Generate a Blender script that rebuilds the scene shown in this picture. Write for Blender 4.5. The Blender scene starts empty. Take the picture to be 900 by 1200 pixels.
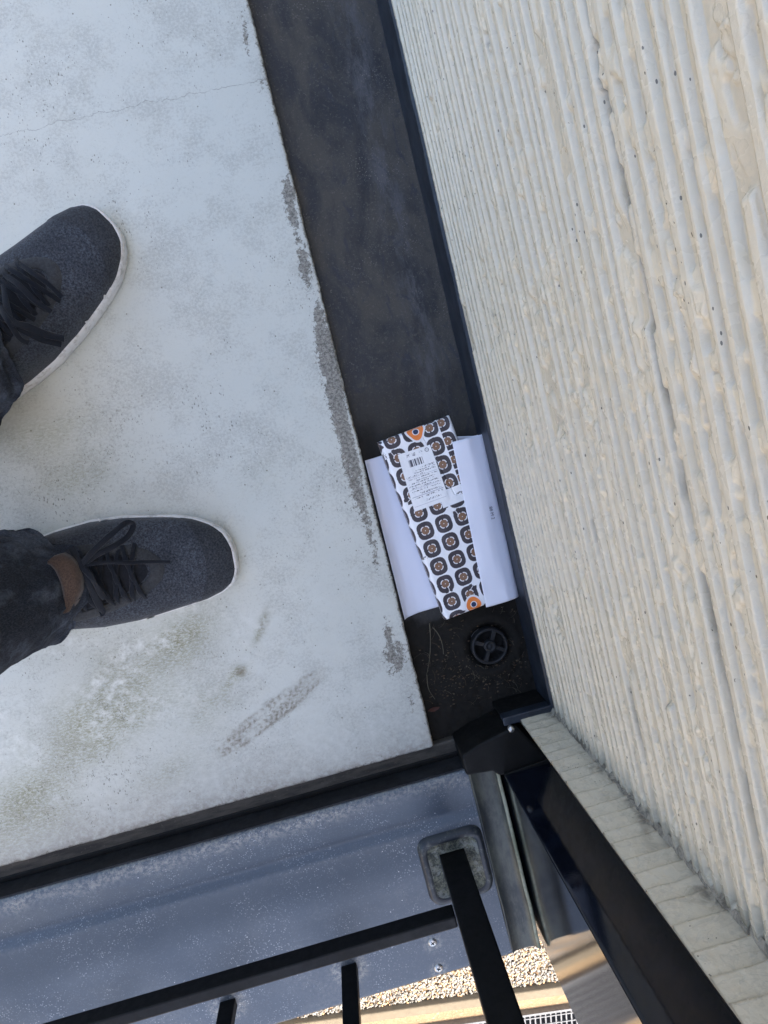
import bpy, bmesh, math, random
import numpy as np
from mathutils import Matrix, Vector
R = math.radians
scene = bpy.context.scene
col = scene.collection

# ------------------------------------------------------------------ camera
ROT = (0.24295867640543464, 0.07877868741142072, 0.0822684732866151)
F_PX, CAM_H = 800.0, 0.9
def cam_matrix(p):
    a, b, g = p
    ca, sa, cb, sb, cg, sg = math.cos(a), math.sin(a), math.cos(b), math.sin(b), math.cos(g), math.sin(g)
    Rz = Matrix(((ca, -sa, 0), (sa, ca, 0), (0, 0, 1)))
    Rx = Matrix(((1, 0, 0), (0, cb, -sb), (0, sb, cb)))
    Ry = Matrix(((cg, 0, sg), (0, 1, 0), (-sg, 0, cg)))
    return Rx @ Ry @ Rz
MC = cam_matrix(ROT)
cd = bpy.data.cameras.new('camera'); cam = bpy.data.objects.new('camera', cd); col.objects.link(cam)
cam.matrix_world = Matrix.Translation((0, 0, CAM_H)) @ MC.transposed().to_4x4()
cd.sensor_fit = 'VERTICAL'; cd.sensor_height = 36; cd.lens = 36 * F_PX / 1200
cd.clip_start = 0.02; cd.clip_end = 500
scene.camera = cam
def at(px, py, z=0.0):
    d = MC.transposed() @ Vector((px - 450, -(py - 600), -F_PX)); t = (z - CAM_H) / d.z
    return Vector((d.x * t, d.y * t, z))

# ------------------------------------------------------------------ light
SUN_AZ = Vector((0.93, -0.37)).normalized(); SUN_EL = R(54)
w = bpy.data.worlds.new('World'); scene.world = w; w.use_nodes = True
sky = w.node_tree.nodes.new('ShaderNodeTexSky'); sky.sky_type = 'NISHITA'; sky.sun_disc = False
sky.dust_density = 5.0; sky.sun_elevation = SUN_EL; sky.sun_rotation = math.atan2(SUN_AZ.x, SUN_AZ.y)
w.node_tree.links.new(sky.outputs[0], w.node_tree.nodes['Background'].inputs[0])
w.node_tree.nodes['Background'].inputs[1].default_value = 0.15
sl = bpy.data.lights.new('sun', 'SUN'); sl.energy = 2.2; sl.angle = R(0.5); sl.color = (1, .94, .84)
so = bpy.data.objects.new('sun', sl); col.objects.link(so)
sdir = Vector((SUN_AZ.x * math.cos(SUN_EL), SUN_AZ.y * math.cos(SUN_EL), math.sin(SUN_EL)))
so.rotation_euler = sdir.to_track_quat('Z', 'Y').to_euler(); so.location = sdir * 20
scene.view_settings.view_transform = 'Standard'; scene.view_settings.look = 'None'
scene.view_settings.exposure = 2.28; scene.view_settings.gamma = 1
scene.render.resolution_x = 768; scene.render.resolution_y = 1024
scene.render.engine = 'CYCLES'

# ------------------------------------------------------------------ numpy noise
def vnoise(x, y, seed):
    xi = np.floor(x).astype(np.int64); yi = np.floor(y).astype(np.int64)
    fx = x - xi; fy = y - yi; fx = fx * fx * (3 - 2 * fx); fy = fy * fy * (3 - 2 * fy)
    def h(a, b):
        n = (a * 374761393 + b * 668265263 + seed * 2147483647) & 0xffffffff
        n = ((n ^ (n >> 13)) * 1274126177) & 0xffffffff
        n = ((n ^ (n >> 16)) * 2246822519) & 0xffffffff
        return ((n ^ (n >> 15)) & 0xffff) / 65535.0
    return (h(xi, yi) * (1 - fx) + h(xi + 1, yi) * fx) * (1 - fy) + (h(xi, yi + 1) * (1 - fx) + h(xi + 1, yi + 1) * fx) * fy
def fbm(x, y, seed, octv=4):
    s = 0; a = .5
    for o in range(octv):
        s = s + a * vnoise(x * 2 ** o, y * 2 ** o, seed + o * 17); a *= .5
    return s / (1 - .5 ** octv)
def smooth(a, b, x):
    t = np.clip((x - a) / (b - a), 0, 1); return t * t * (3 - 2 * t)

# ------------------------------------------------------------------ material DSL
class NT:
    def __init__(s, name):
        s.m = bpy.data.materials.new(name); s.m.use_nodes = True; s.t = s.m.node_tree; s.n = s.t.nodes
        s.b = s.n['Principled BSDF']
        s.co = s.n.new('ShaderNodeTexCoord').outputs['Object']
    def lk(s, a, b):
        if isinstance(a, (int, float)): b.default_value = a
        elif isinstance(a, (tuple, list)): b.default_value = (*a, 1) if len(a) == 3 and b.type == 'RGBA' else a
        else: s.t.links.new(a, b)
    def noise(s, scale, detail=4, rough=.55, vec=None, dist=0):
        n = s.n.new('ShaderNodeTexNoise'); s.lk(vec or s.co, n.inputs['Vector'])
        n.inputs['Scale'].default_value = scale; n.inputs['Detail'].default_value = detail
        n.inputs['Roughness'].default_value = rough; n.inputs['Distortion'].default_value = dist
        return n.outputs['Fac']
    def voro(s, scale, feature='F1', vec=None, out='Distance'):
        n = s.n.new('ShaderNodeTexVoronoi'); n.feature = feature; s.lk(vec or s.co, n.inputs['Vector'])
        n.inputs['Scale'].default_value = scale; return n.outputs[out]
    def scale(s, v3, vec=None, rot=(0, 0, 0)):
        n = s.n.new('ShaderNodeMapping'); s.lk(vec or s.co, n.inputs[0]); n.inputs['Scale'].default_value = v3
        n.inputs['Rotation'].default_value = rot; return n.outputs[0]
    def ramp(s, f, a, b, c0=0.0, c1=1.0):
        n = s.n.new('ShaderNodeMapRange'); n.interpolation_type = 'SMOOTHSTEP'; s.lk(f, n.inputs[0])
        for i, v in enumerate((a, b, c0, c1)): n.inputs[i + 1].default_value = v
        return n.outputs[0]
    def math(s, op, a, b=0.0):
        n = s.n.new('ShaderNodeMath'); n.operation = op; s.lk(a, n.inputs[0]); s.lk(b, n.inputs[1]); return n.outputs[0]
    def mul(s, a, b): return s.math('MULTIPLY', a, b)
    def mix(s, f, a, b):
        n = s.n.new('ShaderNodeMix'); n.data_type = 'RGBA'; s.lk(f, n.inputs[0]); s.lk(a, n.inputs[6]); s.lk(b, n.inputs[7]); return n.outputs[2]
    def attr(s, name, out='Fac'):
        n = s.n.new('ShaderNodeAttribute'); n.attribute_name = name; return n.outputs[out]
    def xyz(s):
        n = s.n.new('ShaderNodeSeparateXYZ'); s.lk(s.co, n.inputs[0]); return n.outputs
    def bump(s, h, strength=.3, dist=.001, prev=None):
        n = s.n.new('ShaderNodeBump'); s.lk(h, n.inputs['Height']); n.inputs['Strength'].default_value = strength
        n.inputs['Distance'].default_value = dist
        if prev: s.lk(prev, n.inputs['Normal'])
        return n.outputs[0]
    def done(s, color, rough=.6, normal=None, metal=0, spec=.5):
        s.lk(color, s.b.inputs['Base Color']); s.lk(rough, s.b.inputs['Roughness']); s.lk(metal, s.b.inputs['Metallic'])
        s.b.inputs['Specular IOR Level'].default_value = spec
        if normal is not None: s.lk(normal, s.b.inputs['Normal'])
        return s.m

# deck coating
m = NT('deck_coating')
base = m.mix(m.noise(9, 5), (.495, .508, .462), (.545, .558, .508))
base = m.mix(m.ramp(m.mul(m.noise(300, 5, .85), m.ramp(m.noise(12, 4, .7), .35, .65, .75, 1.15)), .42, .66), base, (.41, .415, .375))
al = m.attr('algae')
g = m.mul(al, m.ramp(m.noise(190, 6, .85, vec=m.scale((1, 2.2, 1), rot=(0, 0, .5))), .36, .60)); g = m.mul(g, m.ramp(m.noise(38, 3, .6), .18, .48))
base = m.mix(g, base, (.20, .195, .10))
wa = m.mul(m.attr('wash'), m.ramp(m.noise(70, 5, .7), .4, .7))
base = m.mix(m.ramp(m.noise(420, 4, .85), .62, .72, 0, .5), base, (.30, .295, .28))
base = m.mix(wa, base, (.63, .64, .59))
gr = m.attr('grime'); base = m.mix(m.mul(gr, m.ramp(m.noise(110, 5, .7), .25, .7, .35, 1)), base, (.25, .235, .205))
tr = m.attr('tread'); base = m.mix(m.mul(tr, m.ramp(m.noise(260, 5, .8), .30, .62, .25, 1)), base, (.165, .14, .10))
pe = m.attr('peel'); pf = m.mul(m.ramp(m.math('ADD', m.mul(pe, .60), m.mul(m.noise(150, 6, .85), 2.2)), 1.34, 1.44), m.ramp(pe, .06, .22))
base = m.mix(m.mul(pf, .88), base, m.mix(m.ramp(m.noise(260, 5, .85), .40, .60), (.05, .043, .033), (.27, .25, .21)))
# stray specks, denser in some places
spd = m.noise(7, 3, .6)
v1 = m.voro(360, vec=m.scale((1, .45, 1), rot=(0, 0, .7)))
thr = m.ramp(spd, .42, .68, .05, .31)
sp = m.math('LESS_THAN', v1, thr); sp = m.mul(sp, m.math('GREATER_THAN', m.noise(60, 4, .8), .54))
base = m.mix(m.mul(sp, .7), base, (.12, .115, .10))
ds = m.attr('scuff')
s1 = m.noise(85, 5, .75, vec=m.scale((1, .35, 1), rot=(0, 0, .9)), dist=.7); s1 = m.ramp(m.math('ABSOLUTE', m.math('SUBTRACT', s1, .5)), .0, .012, 1, 0)
s2 = m.noise(60, 5, .75, vec=m.scale((.4, 1, 1), rot=(0, 0, .5)), dist=.7); s2 = m.ramp(m.math('ABSOLUTE', m.math('SUBTRACT', s2, .5)), .0, .010, 1, 0)
s1 = m.mul(m.math('MAXIMUM', s1, s2), m.ramp(m.noise(150, 4, .8), .50, .62)); base = m.mix(m.mul(m.mul(s1, ds), 1.0), base, (.13, .12, .085))
v2 = m.math('LESS_THAN', m.voro(75), .075); base = m.mix(m.mul(m.mul(v2, m.math('GREATER_THAN', m.noise(30, 2), .5)), .75), base, (.13, .12, .09))
# scratches
v3 = m.ramp(m.noise(30, 2, .5, vec=m.scale((5, .6, 1), rot=(0, 0, .8)), dist=.6), .497, .503, 0, 1)
v3 = m.mul(m.mul(v3, m.math('SUBTRACT', 1.0, v3)), 4.0)
base = m.mix(m.mul(m.mul(v3, m.ramp(m.noise(14, 2), .55, .66)), .55), base, (.18, .17, .14))
# hairline crack
X = m.xyz()
cy = m.math('ADD', X[1], m.mul(m.math('SUBTRACT', m.noise(22, 5, .7, vec=m.scale((1, 0, 0))), .5), -.03))
cl = m.math('ABSOLUTE', m.math('SUBTRACT', cy, .4755))
ck = m.ramp(cl, .0001, .0007, 1, 0); ck = m.mul(ck, m.ramp(m.noise(130, 3, .6), .38, .55, .3, 1))
base = m.mix(m.mul(ck, .55), base, (.10, .095, .085))
ht = m.math('SUBTRACT', m.noise(420, 3, .6), m.mul(pf, .8))
nb = m.bump(ht, .22, .0005); nb = m.bump(m.noise(20, 3), .12, .002, nb)
M_deck = m.done(base, m.ramp(m.noise(30, 3), .3, .7, .5, .72), nb)

# gutter
m = NT('gutter_coating')
st = m.noise(11, 6, .65, vec=m.scale((1.6, .7, 1)), dist=.6)
base = m.mix(m.ramp(st, .38, .62), (.022, .024, .028), (.062, .057, .049))
X = m.xyz()
band = m.ramp(m.math('ABSOLUTE', m.math('SUBTRACT', X[0], .165)), .004, .03, 1, 0)
base = m.mix(m.mul(band, m.ramp(m.noise(28, 6, .75, vec=m.scale((2, .6, 1))), .42, .66)), base, (.078, .078, .082))
base = m.mix(m.ramp(m.noise(20, 5, .7, vec=m.scale((1.5, .8, 1)), dist=1.2), .56, .66, 0, .6), base, (.025, .03, .043))
base = m.mix(m.ramp(m.noise(300, 5, .85), .54, .68, 0, .75), base, (.13, .12, .10))
grit = m.mul(m.math('LESS_THAN', m.voro(300), .22), m.ramp(m.noise(9, 4, .7), .5, .65)); base = m.mix(m.mul(grit, .7), base, (.18, .17, .15))
gutter_dark = m.attr('mud_dark')
mud_dark = m.mix(m.noise(160, 6, .8), (.0015, .0014, .0012), (.020, .017, .013))
base = m.mix(gutter_dark, base, mud_dark)
nb = m.bump(m.noise(320, 4, .7), .35, .0012); nb = m.bump(m.noise(25, 5, .6), .3, .003, nb)
M_gutter = m.done(base, m.math('MAXIMUM', m.ramp(st, .35, .65, .42, .66), m.mul(gutter_dark, .92)), nb, 0, .3)

m = NT('sealant')
base = m.mix(m.ramp(m.noise(18, 5, .7, vec=m.scale((1, 5, 1))), .35, .65), (.026, .023, .019), (.070, .062, .050))
base = m.mix(m.ramp(m.noise(240, 4, .8), .58, .7, 0, .5), base, (.14, .125, .1))
M_seal = m.done(base, .7, m.bump(m.noise(200, 4, .7), .4, .001))

m = NT('flashing')
base = m.mix(m.ramp(m.noise(30, 5, .7), .35, .65), (.009, .013, .021), (.021, .028, .040))
base = m.mix(m.ramp(m.noise(120, 4, .8), .58, .72, 0, .4), base, (.09, .09, .085))
M_flash = m.done(base, .45, m.bump(m.noise(90, 4), .2, .001))

# painted textured wall
def wall_mat(name, c0, c1, dirt):
    m = NT(name)
    X = m.xyz()
    base = m.mix(m.noise(4, 4), c0, c1)
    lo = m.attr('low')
    base = m.mix(m.mul(lo, .35), base, (c0[0] * .74, c0[1] * .73, c0[2] * .74))  # valleys between ribs darkened, recess shade put into the paint colour
    cr = m.attr('groove'); base = m.mix(m.mul(cr, m.ramp(m.noise(60, 4, .7), .3, .65, .45, 1)), base, (.10, .095, .08))
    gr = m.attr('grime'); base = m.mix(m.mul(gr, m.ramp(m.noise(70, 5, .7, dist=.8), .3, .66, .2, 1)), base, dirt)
    if name.startswith('pier'):
        vein = m.ramp(m.math('ABSOLUTE', m.math('SUBTRACT', m.noise(22, 4, .6, vec=m.scale((1, 1, 2.2)), dist=1.6), .5)), 0, .035, 1, 0)
        base = m.mix(m.mul(vein, .2), base, (.22, .215, .20))
    pit = m.math('LESS_THAN', m.voro(210, vec=m.scale((1, .5, 1))), .13); pit = m.mul(pit, m.math('GREATER_THAN', m.noise(18, 4, .8), .55))
    base = m.mix(m.mul(pit, .85), base, (.07, .06, .05))
    nb = m.bump(m.noise(900, 3, .7), .22, .0005); nb = m.bump(m.noise(200, 4, .6), .32, .0016, nb)
    return m.done(base, m.ramp(m.noise(50, 3), .3, .7, .20, .36), nb, 0, .6)
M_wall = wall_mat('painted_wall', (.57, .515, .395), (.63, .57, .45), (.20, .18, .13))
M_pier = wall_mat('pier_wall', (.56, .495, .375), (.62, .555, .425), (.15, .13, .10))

m = NT('blue_grey_metal')
base = m.mix(m.noise(25, 5, .7), (.062, .078, .100), (.084, .102, .128))
d = m.attr('grime')
base = m.mix(m.mul(d, m.ramp(m.noise(190, 6, .8), .40, .62)), base, (.26, .255, .235))
spk = m.mul(m.math('LESS_THAN', m.voro(330), .25), m.ramp(m.noise(13, 6, .8), .44, .62))
base = m.mix(m.mul(spk, .55), base, (.42, .44, .46))
sp2 = m.mul(m.math('LESS_THAN', m.voro(60), .045), 1.0); base = m.mix(sp2, base, (.5, .5, .5))
base = m.mix(m.mul(m.ramp(m.noise(500, 3, .8), .58, .70), .35), base, (.28, .30, .34))
scr = m.ramp(m.noise(9, 1, .5, vec=m.scale((1, 12, 1), rot=(0, 0, .5))), .499, .501, 0, 1); scr = m.mul(m.mul(scr, m.math('SUBTRACT', 1.0, scr)), 4)
base = m.mix(m.mul(m.mul(scr, m.ramp(m.noise(11, 2), .57, .6)), .5), base, (.4, .42, .45))
M_sill = m.done(base, m.ramp(m.noise(160, 5, .8), .3, .7, .36, .5), m.bump(m.noise(300, 4, .7), .12, .0005), 0.15)

m = NT('dirty_trim')
base = m.mix(m.ramp(m.noise(22, 5, .7, vec=m.scale((2, .7, 1))), .35, .65), (.026, .029, .030), (.085, .088, .070))
base = m.mix(m.ramp(m.noise(130, 5, .8), .56, .74, 0, .4), base, (.14, .14, .11))
M_trim = m.done(base, .5, m.bump(m.noise(120, 4), .3, .001), .1)
m = NT('plate_rim'); base = m.mix(m.ramp(m.noise(90, 5, .8), .50, .72), (.016, .020, .027), (.11, .115, .10)); M_sill2 = m.done(base, .45, m.bump(m.noise(200, 4), .3, .0008))
m = NT('recess_moss'); base = m.mix(m.ramp(m.noise(150, 6, .85), .42, .60), (.030, .033, .028), (.17, .17, .12)); base = m.mix(m.ramp(m.noise(60, 5, .8), .5, .62, 0, .7), base, (.24, .245, .22)); M_moss = m.done(base, .8, m.bump(m.noise(200, 5), .5, .001))
m = NT('mossy_edge')
base = m.mix(m.ramp(m.noise(40, 5, .7), .35, .65), (.13, .14, .085), (.27, .27, .19))
M_edge = m.done(base, .55, m.bump(m.noise(150, 4), .3, .001))

def paint(name, c, r0, r1, sc=80):
    m = NT(name)
    base = m.mix(m.ramp(m.noise(35, 4, .7), .4, .7), c, tuple(x * 1.7 + .0008 for x in c))
    base = m.mix(m.ramp(m.noise(420, 3, .8), .63, .72, 0, .3), base, (.05, .05, .046))
    return m.done(base, m.ramp(m.noise(sc, 4, .7), .3, .7, r0, r1), m.bump(m.noise(500, 3), .06, .0003), 0, .22 if 'gloss' not in name else .5)
M_black = paint('black_powder_coat', (.0012, .0013, .0016), .42, .6)
M_gloss = paint('gloss_navy_black', (.0025, .0038, .008), .05, .09)
M_cap = paint('black_cap', (.0035, .0034, .0032), .5, .68)
M_plastic = paint('drain_plastic', (.013, .0135, .015), .4, .55)
m = NT('steel_screw'); M_screw = m.done(m.mix(m.noise(400, 3), (.38, .37, .35), (.6, .6, .58)), .35, None, .9)

def cloth(name, c0, c1, sc, bs=.4):
    m = NT(name)
    f = m.noise(sc, 5, .8)
    base = m.mix(m.ramp(f, .35, .68), c0, c1)
    base = m.mix(m.ramp(m.noise(18, 4, .6), .35, .7, 0, .45), base, tuple(x * .55 for x in c0))
    m.b.inputs['Sheen Weight'].default_value = .12
    return m.done(base, .85, m.bump(f, bs, .0008), 0, .25)
M_knit = cloth('shoe_knit', (.011, .013, .018), (.078, .088, .106), 420, .6)
M_toe = cloth('toe_cap', (.012, .0135, .017), (.058, .064, .074), 420, .5)
M_stay = cloth('eyestay', (.026, .028, .031), (.050, .053, .058), 300, .15)
M_tongue = cloth('tongue', (.005, .006, .009), (.012, .014, .020), 500)
M_lace = cloth('lace', (.0025, .004, .008), (.008, .011, .018), 900, .6)
M_lining = cloth('brown_lining', (.040, .025, .018), (.10, .065, .048), 500)
m = NT('dark_denim')
f = m.noise(800, 4, .8, vec=m.scale((1, 1, .4)))
base = m.mix(m.ramp(f, .35, .68), (.008, .010, .015), (.034, .040, .054))
fade = m.ramp(m.noise(16, 5, .65, vec=m.scale((1, 1.6, 1))), .46, .62); base = m.mix(m.mul(fade, m.ramp(m.noise(350, 4, .8), .35, .65, .3, 1)), base, (.075, .088, .115))
M_denim = m.done(base, .85, m.bump(f, .4, .0007), 0, .2)
m = NT('white_rubber')
base = m.mix(m.ramp(m.noise(90, 5, .7), .45, .72), (.66, .65, .63), (.40, .37, .33))
M_rubber = m.done(base, .55, m.bump(m.noise(300, 3), .15, .0005))
m = NT('skin'); M_skin = m.done(m.mix(m.noise(30, 4), (.42, .26, .19), (.5, .32, .24)), .5)

m = NT('paper')
base = m.mix(m.noise(7, 3), (.70, .715, .80), (.74, .75, .83))
M_paper = m.done(base, .42, m.bump(m.noise(12, 3), .25, .004))
m = NT('packet_print'); n = m.attr('print', 'Color')
M_packet = m.done(n, .38, m.bump(m.noise(60, 4, .6), .35, .0018))
m = NT('sticker_orange'); M_orange = m.done(m.mix(m.noise(200, 2), (.72, .17, .025), (.80, .24, .05)), .35)
m = NT('sticker_blue'); M_blue = m.done((.008, .025, .085), .3)
m = NT('sticker_white'); M_white = m.done((.75, .74, .76), .3)
m = NT('ink'); M_ink = m.done((.05, .05, .08), .5)

m = NT('pebble')
oi = m.attr('tone')
base = m.mix(oi, (.08, .072, .058), (.29, .27, .235)); base = m.mix(m.ramp(m.attr('warm'), .75, .85), base, (.40, .25, .13))
M_pebble = m.done(base, .7)
m = NT('soil')
base = m.mix(m.noise(5, 6, .7), (.21, .14, .075), (.33, .235, .135)); base = m.mix(m.ramp(m.noise(60, 5, .8), .55, .7), base, (.46, .38, .26))
M_soil = m.done(base, .9, m.bump(m.noise(40, 6, .8), .8, .02))
m = NT('kerb_stone')
base = m.mix(m.noise(30, 6, .8), (.07, .055, .035), (.18, .145, .095)); M_kerb = m.done(base, .85, m.bump(m.noise(80, 4), .5, .004))
m = NT('grey_paver')
base = m.mix(m.noise(12, 5, .7), (.13, .135, .145), (.20, .205, .215)); M_paver = m.done(base, .7, m.bump(m.noise(100, 4), .3, .002))
m = NT('timber'); base = m.mix(m.noise(10, 4, .6, vec=m.scale((1, 12, 1))), (.28, .14, .06), (.42, .24, .12)); M_timber = m.done(base, .7)
m = NT('galvanised_steel'); M_galv = m.done(m.mix(m.noise(60, 3), (.10, .10, .10), (.22, .22, .22)), .5, None, .6)
m = NT('concrete'); M_conc = m.done(m.mix(m.noise(5, 5, .7), (.30, .30, .29), (.40, .39, .38)), .85, m.bump(m.noise(60, 4), .4, .003))
m = NT('cream_render'); M_bounce = m.done(m.mix(m.noise(2, 4), (.64, .595, .52), (.70, .655, .58)), .85)
m = NT('straw'); M_straw = m.done(m.mix(m.noise(60, 2), (.05, .042, .028), (.17, .15, .10)), .8)
m = NT('leaf_litter'); M_litter = m.done(m.mix(m.noise(40, 3), (.022, .015, .010), (.12, .08, .045)), .85)
m = NT('red_litter'); M_red = m.done((.055, .018, .012), .8)

# ------------------------------------------------------------------ object helpers
def obj(name, verts, faces, mat, parent=None, smoothf=False, mats=None, midx=None):
    me = bpy.data.meshes.new(name)
    me.from_pydata([tuple(v) for v in verts] if not isinstance(verts, np.ndarray) else verts.tolist(), [], faces if isinstance(faces, list) else faces.tolist())
    for x in (mats or [mat]): me.materials.append(x)
    if midx is not None: me.polygons.foreach_set('material_index', midx)
    if smoothf: me.polygons.foreach_set('use_smooth', [True] * len(me.polygons))
    me.update()
    o = bpy.data.objects.new(name, me); col.objects.link(o)
    if parent: o.parent = parent
    return o
def tag(o, label=None, cat=None, group=None, kind=None):
    for k, v in (('label', label), ('category', cat), ('group', group), ('kind', kind)):
        if v: o[k] = v
    return o
def empty(name, loc, label, cat, group=None):
    o = bpy.data.objects.new(name, None); o.location = loc; o.empty_display_size = .05; col.objects.link(o)
    return tag(o, label, cat, group)
def fix(child, parent):
    child.parent = parent; child.matrix_parent_inverse = Matrix.Translation(-Vector(parent.location)); return child
def grid_faces(nu, nv, wrap=False):
    i = np.arange(nu if wrap else nu - 1)[:, None]; j = np.arange(nv - 1)[None, :]; i2 = (i + 1) % nu
    return np.stack([i * nv + j, i2 * nv + j, i2 * nv + j + 1, i * nv + j + 1], -1).reshape(-1, 4)
def gridobj(name, P, mat, parent=None, sm=True, attrs=None, wrap=False, flip=False):
    nu, nv = P.shape[:2]; f = grid_faces(nu, nv, wrap)
    if flip: f = f[:, ::-1]
    me = bpy.data.meshes.new(name); n = nu * nv
    me.vertices.add(n); me.vertices.foreach_set('co', P.reshape(-1).astype(np.float32))
    me.loops.add(f.size); me.loops.foreach_set('vertex_index', f.reshape(-1).astype(np.int32))
    me.polygons.add(len(f)); me.polygons.foreach_set('loop_start', np.arange(0, f.size, 4, dtype=np.int32))
    me.update(calc_edges=True); me.materials.append(mat)
    me.polygons.foreach_set('use_smooth', [sm] * len(f))
    for k, a in (attrs or {}).items():
        if a.ndim == 3:
            at_ = me.attributes.new(k, 'FLOAT_COLOR', 'POINT')
            at_.data.foreach_set('color', np.concatenate([a.reshape(-1, 3), np.ones((n, 1))], 1).astype(np.float32).reshape(-1))
        else:
            at_ = me.attributes.new(k, 'FLOAT', 'POINT'); at_.data.foreach_set('value', a.reshape(-1).astype(np.float32))
    me.validate()
    o = bpy.data.objects.new(name, me); col.objects.link(o)
    if parent: fix(o, parent)
    return o
def box(name, a, b, mat, parent=None, bev=.0015, seg=2):
    bm = bmesh.new(); bmesh.ops.create_cube(bm, size=1)
    for v in bm.verts:
        v.co = Vector([(a[i] + b[i]) / 2 + v.co[i] * (b[i] - a[i]) for i in range(3)])
    if bev: bmesh.ops.bevel(bm, geom=bm.edges[:], offset=bev, segments=seg, affect='EDGES', profile=.5)
    me = bpy.data.meshes.new(name); bm.to_mesh(me); bm.free(); me.materials.append(mat)
    me.polygons.foreach_set('use_smooth', [False] * len(me.polygons))
    o = bpy.data.objects.new(name, me); col.objects.link(o)
    if parent: fix(o, parent)
    return o
def prism(name, pts, z0, z1, mat, parent=None, bev=.001):
    bm = bmesh.new(); vs = [bm.verts.new((x, y, z0)) for x, y in pts]; f = bm.faces.new(vs)
    r = bmesh.ops.extrude_face_region(bm, geom=[f])
    for v in r['geom']:
        if isinstance(v, bmesh.types.BMVert): v.co.z = z1
    bmesh.ops.recalc_face_normals(bm, faces=bm.faces[:])
    if bev: bmesh.ops.bevel(bm, geom=bm.edges[:], offset=bev, segments=2, affect='EDGES', profile=.5)
    me = bpy.data.meshes.new(name); bm.to_mesh(me); bm.free(); me.materials.append(mat)
    o = bpy.data.objects.new(name, me); col.objects.link(o)
    if parent: fix(o, parent)
    return o
def sdist(px, py, pts):
    """distance of grid points to a polyline"""
    d = np.full(px.shape, 9.0)
    for (ax, ay), (bx, by) in zip(pts[:-1], pts[1:]):
        vx, vy = bx - ax, by - ay; L = vx * vx + vy * vy + 1e-12
        t = np.clip(((px - ax) * vx + (py - ay) * vy) / L, 0, 1)
        d = np.minimum(d, np.hypot(px - ax - t * vx, py - ay - t * vy))
    return d
def blob(px, py, c, rx, ry, ang=0):
    dx, dy = px - c[0], py - c[1]; ca, sa = math.cos(ang), math.sin(ang)
    return np.exp(-(((dx * ca + dy * sa) / rx) ** 2 + ((-dx * sa + dy * ca) / ry) ** 2))
def A2(px, py, z=0): v = at(px, py, z); return (v.x, v.y)

# ------------------------------------------------------------------ deck (floor)
GX, DY = .0445, -.4187          # deck edge at the gutter, deck edge at the sill
GF = -.022                      # gutter bottom
def axis(segs):
    out = []
    for a, b, n in segs: out += list(np.linspace(a, b, n, endpoint=False))
    return np.array(out + [segs[-1][1]])
xs = axis([(-1.7, -.62, 20), (-.62, GX - .004, 330), (GX - .004, GX, 5)])
ys = axis([(DY, DY + .004, 5), (DY + .004, .72, 520), (.72, 2.6, 24)])
PX, PY = np.meshgrid(xs, ys, indexing='ij')
wob = (fbm(PY * 60, PY * 0, 5) - .5) * .0022 + (fbm(PY * 300, PY * 0, 8, 3) - .5) * .0010
xx = PX + wob * smooth(GX - .05, GX, PX)
wob2 = (fbm(PX * 60, PX * 0, 15) - .5) * .0018
yy = PY + wob2 * smooth(DY + .05, DY, PY)
edge = np.minimum(GX - PX, PY - DY)
cr = .009; cdx = np.clip(PX - (GX - cr), 0, 1); cdy = np.clip((DY + cr) - PY, 0, 1)
cd_ = np.hypot(cdx, cdy)
sc = np.where(cd_ > cr, cr / np.maximum(cd_, 1e-6), 1)
corner = (cdx > 0) & (cdy > 0)
xx = np.where(corner, GX - cr + (xx - (GX - cr)) * sc, xx); yy = np.where(corner, DY + cr + (yy - (DY + cr)) * sc, yy)
er = .004; ed = np.clip(er - edge, 0, er)
zz = -(er - np.sqrt(np.maximum(er * er - ed * ed, 0))) + (fbm(PX * 6, PY * 6, 3) - .5) * .0015
n1 = fbm(PX * 20, PY * 20, 31)
algae = np.zeros_like(PX)
for (c, rx, ry, an, s) in [((110, 850), .075, .045, .2, .9), ((30, 950), .06, .05, .6, 1.1), ((70, 720), .05, .04, 0, .35), ((150, 790), .06, .04, .3, .55),
                           ((215, 750), .05, .03, .4, .7), ((240, 830), .05, .03, .5, .5), ((40, 510), .07, .03, 0, .5), ((120, 870), .1, .02, .3, .5),
                           ((200, 905), .06, .02, .2, .4), ((90, 560), .06, .03, 0, .35), ((35, 640), .03, .02, 0, .3), ((300, 560), .04, .03, 0, .15)]:
    algae += blob(PX, PY, A2(*c), rx, ry, an) * s
algae = np.clip(algae * (.35 + 1.3 * n1), 0, 1)
peel = np.zeros_like(PX)
for (c, rx, ry, s) in [((338, 228), .008, .022, .9), ((358, 315), .007, .026, 1.0), ((388, 430), .011, .055, .95), ((375, 380), .006, .03, .8), ((398, 480), .008, .025, .9), ((411, 540), .009, .035, 1.0), ((425, 590), .005, .025, .8),
                       ((348, 275), .004, .03, .7), ((381, 410), .012, .03, .7), ((393, 455), .009, .03, .9), ((404, 510), .009, .025, .9), ((418, 570), .007, .03, .9), ((432, 620), .005, .03, .7), ((463, 770), .015, .020, 1.05), ((455, 740), .006, .02, .7), ((440, 650), .005, .03, .5), ((288, 40), .004, .03, .55), ((310, 98), .012, .006, .6),
                       ((482, 820), .004, .02, .5), ((340, 250), .006, .015, .7)]:
    peel += blob(PX, PY, A2(*c), rx, ry, -.15 if ry > rx else 1.0) * s
peel = np.clip(peel * (.15 + 1.6 * fbm(PX * 150, PY * 90, 77)) * 1.05, 0, 1.1)
peel = np.maximum(peel, np.exp(-np.clip(edge, 0, 1) / .0035) * .80 * (fbm(PY * 35 + PX * 35, PY * 0, 41) + .3))
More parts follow.
